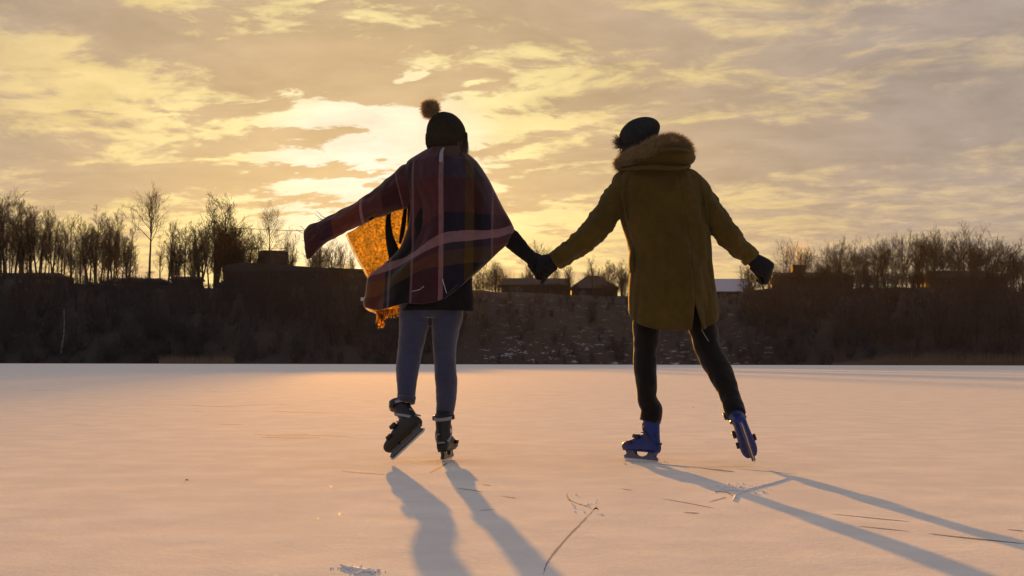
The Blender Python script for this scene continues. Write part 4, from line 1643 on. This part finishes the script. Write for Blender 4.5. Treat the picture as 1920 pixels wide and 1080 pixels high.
# black coat beneath the poncho, with its sleeves
g = Geo()
tube3(g, [WF.r(*q) for q in [(828, 296, 60, .06, 0), (830, 312, 116, .085, 0), (828, 340, 128, .10, 0), (826, 400, 124, .11, 0), (824, 460, 122, .11, 0), (822, 510, 126, .12, 0), (821, 550, 132, .125, 0), (820, 583, 137, .13, 0)]],
      50, 40, flat='x', pw=.85, wr=.004, wfreq=8, seed=2)
coat = obj('coat', g, M_black, woman)
for pts in ([(870, 335, 50, .075, 0), (894, 362, 38, .06, 0), (918, 398, 34, .055, 0), (945, 433, 34, .052, 0), (966, 455, 34, .050, 0), (982, 472, 28, .043, 0), (997, 484, 25, .038, 0)],
            [(785, 335, 50, .075, 0), (740, 360, 44, .065, 0), (690, 395, 36, .055, 0), (640, 418, 30, .045, 0), (612, 431, 24, .036, 0)]):
    g = Geo()
    WF.limb(g, pts, n=70, seg=32, wr=.005, wfreq=20, seed=11)
    obj('sleeve', g, M_black, coat)

# hat with a folded band and a fur pom-pom
g = Geo()
tube3(g, [WF.r(*q) for q in [(838, 277, 62, .085, .01), (837, 268, 69, .098, .01), (836, 256, 74, .104, .01), (836, 243, 74, .104, .01), (835, 231, 66, .094, .01), (834, 221, 52, .074, .01), (833, 213, 32, .045, .01), (832, 209.5, 10, .015, .01)]],
      40, 64, flat='x')
hat = obj('knit_hat', g, M_hat, woman)
g = Geo()
NB = 96
rows = []
for (py, wpx, dep) in ((276, 64, .090), (277, 72, .104), (268, 78, .110), (257, 79, .111), (250, 78, .110), (248, 72, .102)):
    c = WF.p(837, py, .01)
    rows.append([c + Vector((wpx * WF.k / 2 * (1 + .018 * math.cos(32 * t)) * math.cos(t), dep * (1 + .018 * math.cos(32 * t)) * math.sin(t), .006 * math.sin(t + .6))) for t in [2 * math.pi * k / NB for k in range(NB)]])
g.grid(rows, True)
obj('hat_band', g, M_hat, hat)
g = Geo()
pc = WF.p(807, 205, .0)
ell(g, pc, .030, .030, .030)
pom = obj('pom_pom', g, M_pom, hat)
pr = random.Random(3)
bases = []
for _ in range(5200):
    v_ = rnd_dir(pr)
    bases.append((pc + v_ * .024, v_))
fur('fur_strands', bases, M_pom, pom, .041, .0011, 9, .32)
# hair under the hat
g = Geo()
ell(g, WF.p(840, 268, -.01), .093, .085, .075)
tube3(g, [WF.r(*q) for q in [(838, 262, 58, .07, -.02), (840, 280, 56, .06, -.03), (842, 294, 48, .05, -.04), (842, 304, 30, .03, -.05)]], 14, 20, flat='x')
tube3(g, [WF.r(*q) for q in [(868, 260, 13, .03, .0), (872, 272, 11, .025, -.02), (873, 285, 8, .018, -.03), (871, 294, 3, .006, -.04)]], 14, 12)
whair = obj('hair', g, M_hair, woman, remesh=.006)
bases = []
for _ in range(900):
    c = WF.p(871 + pr.uniform(-7, 5), 262 + pr.uniform(-8, 14), pr.uniform(-.05, .03))
    bases.append((c, Vector((pr.uniform(-.05, .22), pr.uniform(-.1, .1), -1)).normalized()))
fur('hair_strands', bases, M_hair, whair, .060, .0010, 7, .12)
# scarf-like collar of the poncho round the neck
g = Geo()
tube3(g, [WF.r(*q) for q in [(836, 276, 46, .065, .0), (833, 284, 70, .085, .0), (830, 293, 92, .10, -.01), (829, 303, 118, .11, -.01), (829, 312, 126, .10, -.01)]], 20, 48, flat='x', wr=.006, wfreq=20, seed=5, uv=True)


# poncho: coons patches
def polyc(pts, s):
    """pts: (s, px, py, dy)"""
    for a, b in zip(pts, pts[1:]):
        if s <= b[0] + 1e-9:
            t = (s - a[0]) / (b[0] - a[0] + 1e-12)
            return np.array(a[1:]) * (1 - t) + np.array(b[1:]) * t
    return np.array(pts[-1][1:])


def smooth_curve(pts):
    A = [(p[0], p[1], p[2], p[3]) for p in pts]

    def f(s):
        w_ = .025
        return (polyc(A, max(0, s - w_)) + polyc(A, s) * 2 + polyc(A, min(1, s + w_))) / 4
    return f


def coons(fig, left, right, top, bottom, nu, nv, relief, woven=False):
    l, r, t, b = map(smooth_curve, (left, right, top, bottom))
    rows, uvs = [], []
    for j in range(nv + 1):
        v = j / nv
        row = []
        for i in range(nu + 1):
            u = i / nu
            q = (1 - u) * l(v) + u * r(v) + (1 - v) * t(u) + v * b(u) - ((1 - u) * (1 - v) * t(0) + u * (1 - v) * t(1) + (1 - u) * v * b(0) + u * v * b(1))
            p = fig.p(q[0], q[1], q[2])
            p.y -= relief(u, v)
            row.append(p)
            if woven:      # the weave hangs plumb, its cross bands lift over the back
                uvs.append(((q[0] - 700) / 262 + .05 * max(0, v - .6) * (1 - u), v + .17 * math.sin(math.pi * u) ** 1.2 * min(1, v * 1.5)))
            else:
                uvs.append((u, v))
        rows.append(row)
    return rows, uvs


def sheet(name, fig, mat, parent, left, right, top, bottom, nu, nv, relief, thick=.006, woven=False):
    rows, uvs = coons(fig, left, right, top, bottom, nu, nv, relief, woven)
    g = Geo()
    g.grid(rows, False, uvs=uvs)
    o = obj(name, g, mat, parent)
    eval_mod(o, [('SOLIDIFY', dict(thickness=thick, offset=0))])
    return o, rows


def relief_back(u, v):
    x = 2 * u - 1
    bul = .145 * math.sqrt(max(0, 1 - x * x * .98)) * (0.35 + .65 * min(1, v * 4))
    folds = .012 * math.sin(u * 23 + 3 * v + 2.5 * noise.noise((u * 2, v * 2, 1))) * min(1, v * 1.6)
    folds += .010 * noise.noise((u * 7, v * 3.0, 5)) + .005 * noise.noise((u * 18, v * 9, 8))
    return bul + folds


left = [(0, 800, 281, -.0), (.05, 785, 290, .0), (.12, 764, 303, .0), (.2, 757, 325, 0), (.3, 762, 352, 0), (.4, 770, 385, 0), (.5, 767, 428, 0), (.58, 752, 468, 0), (.66, 722, 497, .0), (.72, 692, 517, .02), (.80, 688, 535, .02), (.88, 686, 555, .03), (.94, 681, 567, .03), (1, 684, 577, .03)]
right = [(0, 863, 281, 0), (.05, 878, 290, 0), (.12, 893, 303, 0), (.2, 905, 320, 0), (.3, 919, 343, 0), (.4, 932, 370, 0), (.5, 943, 392, 0), (.6, 955, 412, 0), (.72, 965, 433, 0), (.82, 952, 458, 0), (.9, 925, 480, 0), (1, 893, 500, -.02)]
top = [(0, 800, 281, 0), (.5, 832, 277, 0), (1, 863, 281, 0)]
bottom = [(0, 684, 577, .03), (.12, 712, 585, .03), (.22, 735, 580, .0), (.35, 765, 572, .0), (.5, 800, 575, 0), (.62, 828, 567, 0), (.74, 850, 554, 0), (.86, 872, 532, 0), (1, 893, 500, -.02)]
poncho, prow = sheet('poncho', WF, M_plaid, woman, left, right, top, bottom, 150, 150, relief_back, woven=True)

# the front of the poncho hanging away from the camera, sun coming through the thin knit
def relief_front(u, v):
    return -(.10 + .02 * math.sin(u * 11 + v * 3) + .012 * noise.noise((u * 6, v * 4, 3))) * 1.0


left = [(0, 646, 432, .0), (.06, 650, 445, 0), (.3, 668, 482, 0), (.5, 684, 508, 0), (.62, 690, 520, 0), (.75, 688, 545, 0), (.86, 684, 562, 0), (.93, 686, 574, 0), (1, 700, 583, 0)]
right = [(0, 800, 360, .0), (.5, 800, 470, 0), (1, 790, 580, 0)]
top = [(0, 646, 432, 0), (.35, 690, 405, 0), (.6, 735, 380, 0), (1, 800, 360, 0)]
bottom = [(0, 700, 583, 0), (.2, 716, 594, 0), (.5, 744, 588, 0), (1, 790, 580, 0)]
front, frow = sheet('front_panel', WF, M_glow, poncho, left, right, top, bottom, 90, 90, relief_front, .003)
# added pale strip for the sun's rim light along its free edge, and dark folds of the second layer
g = Geo()
edge = [(648, 436), (658, 460), (670, 484), (683, 507), (691, 524), (688, 545), (683, 560), (683, 570), (688, 578), (702, 584), (713, 590), (716, 600)]
tube3(g, [WF.r(px - 2, py, 5.0, .005, .085) for px, py in edge], 50, 8)
obj('hem_sun_rim', g, M_sun_rim, poncho)
for nm, pts in (('inner_fold', [(729, 384, 7, .010, .06), (726, 410, 10, .012, .06), (728, 440, 15, .014, .06), (736, 470, 22, .016, .05), (742, 500, 20, .016, .03)]),
                ('inner_fold', [(760, 372, 6, .008, .06), (757, 400, 8, .010, .06), (753, 430, 9, .012, .06), (748, 455, 5, .010, .06)])):
    g = Geo()
    WF.limb(g, pts, n=30, seg=12)
    obj(nm, g, M_black, poncho)
# white label on the hem
bm = bmesh.new()
c = WF.p(680, 560, .06)
box_bm(bm, c.x - .017, c.x + .017, c.y - .002, c.y + .002, c.z - .009, c.z + .009)
bm.transform(Matrix.Translation(c) @ Matrix.Rotation(math.radians(4), 4, 'Y') @ Matrix.Translation(-c))
bm_obj('care_tag', bm, M_white, poncho)

# drape over the outstretched arm
g = Geo()
secs = [  # s: top edge, bottom edge, depth
    ((778, 306), (800, 392), .05), ((757, 308), (776, 392), .07), ((738, 324), (752, 392), .085), ((718, 342), (728, 402), .088), ((698, 358), (706, 408), .085), ((680, 370), (684, 418), .08), ((666, 380), (664, 428), .075), ((645, 391), (646, 436), .07),
    ((622, 402), (628, 447), .06), ((603, 412), (610, 457), .05), ((588, 418), (596, 470), .042), ((578, 424), (583, 483), .032), ((571, 431), (575, 485), .020), ((569, 440), (572, 466), .005)]
pts = []
NRW = 80
A = catmull([(s[0][0], s[0][1], 0, s[1][0], s[1][1], s[2]) for s in secs], NRW)
rows, uvs = [], []
SG = 44
for i in range(NRW):
    a = WF.p(A[i][0], A[i][1], .0)
    b = WF.p(A[i][3], A[i][4], .0)
    c = (a + b) / 2
    h = (a - b) / 2
    t = i / (NRW - 1)
    row = []
    for k in range(SG):
        th = 2 * math.pi * k / SG
        q = 1 + .16 * noise.noise((t * 9, math.cos(th) * 2, math.sin(th) * 2)) * min(1, t * 6)
        lf = .012 * noise.noise((t * 22, math.cos(th) * 3, math.sin(th) * 3 + 4)) * min(1, t * 4)
        row.append(c + h * math.cos(th) * (1 + (.05 + .09 * t) * noise.noise((t * 14, math.cos(th) * .8, 1))) + Vector((0, -(A[i][5] * math.sin(th) * q + lf), 0)))
        uvs.append((k / SG, t))
    rows.append(row)
g.grid(rows, True, True, True, uvs)
drape = obj('arm_drape', g, M_plaid_arm, poncho)

# fringes: at the hand, under the hem, at the right corner
def fringe(name, pts_list, mat, r0=.0016):
    S_ = Seg()
    for pts in pts_list:
        S_.tube([WF.p(*q) for q in pts], [r0 * (1 - .5 * i / (len(pts) - 1)) for i in range(len(pts))], 5)
    o_ = link_mesh(name, mesh_from(name, S_.v, S_.f), mat, poncho)
    if name == 'fringe':
        o_['kind'] = 'stuff'
    return o_


fringe('fringe', [[(612, 410, 0), (603, 405, 0), (597, 398, 0), (592, 396, 0)], [(608, 412, 0), (601, 410, 0), (594, 404, 0), (590, 400, .01)], [(606, 413, 0), (599, 411, .01), (595, 413, .01)],
                  [(576, 432, 0), (570, 430, 0), (564, 424, 0), (561, 426, 0)], [(575, 436, 0), (567, 437, 0), (558, 432, 0), (554, 429, 0)], [(575, 450, 0), (569, 452, 0), (566, 449, 0)],
                  [(573, 433, 0), (560, 433, -.01), (545, 433.5, -.02), (520, 432, -.02), (470, 430, -.03), (425, 428, -.03)]], M_hair, .0019)
fr_r = random.Random(12)
fl = []
for k in range(80):
    x = 704 + 46 * fr_r.random()
    y = 582 - (x - 704) * .10
    ln = fr_r.uniform(10, 22) * (1.25 if x < 722 else .75)
    d1 = fr_r.uniform(-3, 3)
    fl.append([(x, y, .03), (x + d1, y + ln * .5, .03 + fr_r.uniform(-.02, .02)), (x + d1 * 1.5 + fr_r.uniform(-2, 2), y + ln, .03)])
for k in range(34):
    x = fr_r.uniform(706, 719)
    fl.append([(x, 588, .03), (x + fr_r.uniform(-2, 2), 600, .03), (x + fr_r.uniform(-3, 2), 608 + fr_r.uniform(0, 8), .03)])
fringe('fringe', fl, M_glow2, .0019)
fringe('fringe', [[(896, 498, -.02), (897, 510, -.02), (902, 519, -.02), (908, 514, -.02)], [(904, 492, -.02), (908, 505, -.02), (907, 517, -.02), (901, 512, -.02)], [(912, 487, -.02), (912, 500, -.02), (909, 510, -.02)], [(900, 496, -.02), (899, 512, -.02), (894, 518, -.02)]], M_hair, .0016)
for th_pts in [[(832, 518, -.135), (833, 530, -.14), (837, 543, -.14), (840, 553, -.14)], [(803, 526, -.14), (801, 535, -.14), (797, 541, -.145), (790, 546, -.14), (776, 549, -.13)]]:
    fringe('loose_thread', [th_pts], M_white, .0022)
# pale drawstring at the neck
g = Geo()
tube3(g, [WF.r(*q) for q in [(834, 283, 4, .004, -.10), (831, 290, 6, .005, -.115), (830, 300, 7, .005, -.135), (829.5, 312, 7, .005, -.150)]], 12, 10)
obj('drawstring', g, M_strap, poncho)
# gloved hand closed in his
ww = WF.p(992, 482, 0)
ww.y = (WF.Y + MF.Y) / 2 + .012
glove('glove', frame(ww, WF.p(1022, 500, .0) - WF.p(992, 482, 0), (-.1, .9, .4)), woman, 1, (40, 55, 45), thumb=20, scale=1.05, spread=.4)
# the hand inside the drape
wi = WF.p(612, 431, .0)
glove('glove', frame(wi, WF.p(580, 452, 0) - wi, (.2, -.7, .6)), woman, -1, (20, 25, 20), thumb=25, scale=.85)

# skates
wr2 = frame(Vector((gw.x, gw.y, 0.0)), (.16, .98, 0.0), (-.06, 0, 1))
skate(wr2, woman, M_bootk, M_bootk, M_strap, M_holderk)
toe = Vector((-.66, .42, -.62))
up = Vector((-.24, .44, .74))
wl2 = frame(Vector((0, 0, 0)), toe, up)
ank = WF.p(760, 764, -.118)
wl2 = Matrix.Translation(ank - wl2.to_3x3() @ Vector((-.045, 0, .20))) @ wl2
skate(wl2, woman, M_bootk, M_bootk, M_strap, M_holderk, scale=.88)


# ================================================================== marks and bits on the snow
M_ice = plain('bare_dark_ice', (.22, .20, .24), .95, spec=.02, var=.35, scale=25)
M_loose = plain('loose_scraped_snow', (.72, .72, .75), .9, spec=.1, var=.08, scale=60)
M_leaf = plain('dry_leaf', (.05, .025, .012), .9)
mk = random.Random(31)


def mark(pts, wpx, name='skate_mark', raised=0.0, mat=None, jag=.25, gaps=0.0):
    """a scrape or ridge on the snow: list of photo points, width in photo pixels"""
    n = max(8, int(sum(math.hypot(b[0] - a[0], b[1] - a[1]) for a, b in zip(pts, pts[1:])) / 4))
    A = catmull([(p[0], p[1], 0) for p in pts], n)
    g = Geo()
    rows = []
    for i in range(n):
        c = G(A[i][0], A[i][1])
        a = G(*A[max(i - 1, 0)][:2])
        b = G(*A[min(i + 1, n - 1)][:2])
        d = b - a
        d.z = 0
        d.normalize()
        s = Vector((-d.y, d.x, 0))
        taper = math.sin(math.pi * (i + .4) / n) ** .5
        wm = wpx * c.y / F * taper * (1 + jag * mk.uniform(-1, 1))
        # pixels seen edge-on stretch along y
        wm *= 1 + 2.2 * abs(s.y)
        j = wm * jag * mk.uniform(-1, 1)
        z0 = lake_z(c.x, c.y) + .0009
        row = [c + s * (wm + j) + Vector((0, 0, z0)), c + s * (wm * .35 + j) + Vector((0, 0, z0 + raised)), c + s * (-wm * .3 + j) + Vector((0, 0, z0 + raised * .8)), c + s * (-wm + j) + Vector((0, 0, z0))]
        rows.append(row)
    g.grid(rows, False)
    return obj(name, g, mat or M_ice, lake)


marks = [
    ([(1240, 871), (1290, 875), (1340, 880), (1378, 884)], 1.4), ([(1310, 877), (1345, 882), (1375, 885)], 2.2), ([(1380, 879), (1440, 884), (1495, 889)], 1.0),
    ([(1165, 917), (1185, 920)], 1.2), ([(1240, 935), (1290, 944), (1340, 954)], 1.1), ([(1282, 961), (1310, 963)], 1.8), ([(1330, 942), (1362, 933)], .9),
    ([(1560, 964), (1630, 971), (1705, 978)], 1.2), ([(1610, 987), (1660, 992), (1705, 997)], 1.3), ([(1740, 1001), (1800, 1008), (1860, 1014), (1920, 1020)], 2.0), ([(1890, 993), (1920, 996)], 1.4),
    ([(640, 884), (680, 887), (725, 890)], 1.5), ([(838, 868), (822, 877), (806, 886)], 2.4), ([(858, 916), (890, 920), (905, 923)], 1.0), ([(905, 909), (920, 911)], 1.2), ([(940, 930), (968, 934)], 1.0),
    ([(340, 759), (420, 762), (510, 758), (545, 760)], 1.1), ([(260, 760), (340, 758)], .6), ([(500, 771), (560, 773), (615, 774)], 1.0), ([(360, 771), (385, 771)], .8), ([(410, 796), (455, 796)], .8),
    ([(475, 815), (540, 818), (600, 817), (665, 820)], 1.3), ([(490, 820), (560, 822), (600, 821)], 1.2), ([(520, 816), (580, 815)], .8), ([(50, 731), (100, 732), (155, 731)], .7), ([(135, 797), (165, 797)], .6),
    ([(968, 740), (1010, 741), (1060, 741)], .9), ([(1250, 752), (1300, 751)], .5), ([(1060, 717), (1105, 717)], .4), ([(1835, 724), (1920, 727)], .5), ([(380, 733), (415, 735)], .5), ([(680, 753), (705, 754)], .5), ([(785, 753), (800, 753)], .5),
    ([(130, 705), (150, 705)], .6), ([(1320, 830), (1345, 831)], .5), ([(960, 932), (966, 934)], 1.2), ([(900, 957), (930, 955)], .6),
]
for pts, wd in marks:
    mark(pts, wd * (1.9 if pts[0][1] < 830 else 1.15))
mark([(1062, 925), (1066, 936), (1080, 943), (1096, 948), (1104, 951)], 1.1, 'crack', jag=.6)
mark([(1112, 957), (1102, 968), (1086, 985), (1066, 1005), (1046, 1028), (1030, 1048), (1022, 1064), (1019, 1078)], 1.25, 'crack', jag=.45)
mark([(1480, 897), (1450, 906), (1420, 914), (1395, 921), (1380, 930), (1374, 940)], 2.0, 'snow_ridge', .0045, M_loose, .35)
mark([(1350, 918), (1370, 920), (1395, 919), (1415, 915)], 1.8, 'snow_ridge', .003, M_loose, .5)
mark([(1340, 922), (1362, 924), (1380, 934)], 2.0, 'skate_mark')
mark([(1212, 867), (1250, 872), (1290, 876)], 1.6, 'snow_ridge', .004, M_loose, .4)

# crumbs of snow thrown up along the scrapes
def crumbs(cx_, cy_, rx_, ry_, n, smin, smax, seed):
    r = random.Random(seed)
    g = Geo()
    for _ in range(n):
        c = G(cx_ + r.gauss(0, rx_), cy_ + r.gauss(0, ry_))
        s = r.uniform(smin, smax)
        ell(g, c + Vector((0, 0, s * .4)), s, s * r.uniform(.7, 1.3), s * r.uniform(.5, .9), Matrix.Rotation(r.uniform(0, 3), 3, 'Z'), 4, 6)
    o = obj('snow_crumbs', g, M_loose, lake)
    return tag(o, kind='stuff')


mark([(638, 1062), (650, 1066), (664, 1068), (680, 1071), (705, 1076)], 2.2, 'snow_ridge', .006, M_loose, .6)
crumbs(655, 1066, 12, 2, 40, .001, .0035, 1)
crumbs(690, 1073, 14, 2, 22, .002, .006, 2)
crumbs(1395, 918, 26, 5, 60, .002, .007, 3)
crumbs(838, 866, 9, 2, 24, .002, .005, 4)
crumbs(1085, 945, 16, 7, 20, .002, .004, 5)
crumbs(1205, 868, 22, 1.5, 34, .002, .005, 6)


def leaf(px, py, size, label, tall=False):
    c = G(px, py)
    g = Geo()
    rows = []
    r = random.Random(int(px))
    for i in range(7):
        t = i / 6
        wd = size * .45 * math.sin(math.pi * min(.98, t + .04)) ** .8
        z = size * (.25 + .5 * math.sin(t * 3)) if not tall else size * t * 1.6
        x = (t - .5) * size * (1 if not tall else .3)
        rows.append([c + Vector((x, -wd, z * .7)), c + Vector((x, 0, z)), c + Vector((x, wd, z * .8))])
    g.grid(rows, False)
    o = obj('dry_leaf', g, M_leaf, None)
    eval_mod(o, [('SOLIDIFY', dict(thickness=.0008))])
    return tag(o, label, 'leaf')


leaf(350, 903, .014, 'tiny curled dark leaf lying alone on the snow at the left')
leaf(1300, 765, .016, 'small dark leaf standing upright on the snow between the blue skates', True)
leaf(1117, 959, .018, 'brown curled leaf at the bend of the crack in front')

# smoke over the chimney on the right ridge
sm, n, b = new_mat('chimney_smoke')
sm.node_tree.nodes.remove(b)
pv = n.node('ShaderNodeVolumePrincipled')
pv.inputs['Color'].default_value = (.95, .93, .95, 1)
pv.inputs['Density'].default_value = .018
pv.inputs['Anisotropy'].default_value = .4
n.t.links.new(pv.outputs[0], n.t.nodes['Material Output'].inputs['Volume'])
g = Geo()
Ys = RIDGE + 4
for (px, py, r_) in ((1497, 490, 1.3), (1492, 480, 2.1), (1500, 468, 2.8), (1484, 472, 2.2)):
    c = P(px, py, Ys + 3.5)
    ell(g, c, r_ * 1.25, r_, r_, None, 10, 16)
o = obj('smoke', g, sm, None, remesh=.4, smooth_it=2)
o.data.materials.clear()
o.data.materials.append(sm)
tag(o, 'pale smoke drifting above the chimney on the right ridge', 'smoke', kind='stuff')

# winter air
hm, n, b = new_mat('winter_air')
hm.node_tree.nodes.remove(b)
pv = n.node('ShaderNodeVolumePrincipled')
pv.inputs['Color'].default_value = (.88, .84, .86, 1)
pv.inputs['Density'].default_value = .000035
pv.inputs['Anisotropy'].default_value = .3
n.t.links.new(pv.outputs[0], n.t.nodes['Material Output'].inputs['Volume'])
bm = bmesh.new()
box_bm(bm, -950, 950, -120, 640, -1.6, 60)
hz_o = bm_obj('haze', bm, hm)
tag(hz_o, 'thin cold haze over the lake and far bank', 'haze', kind='stuff')
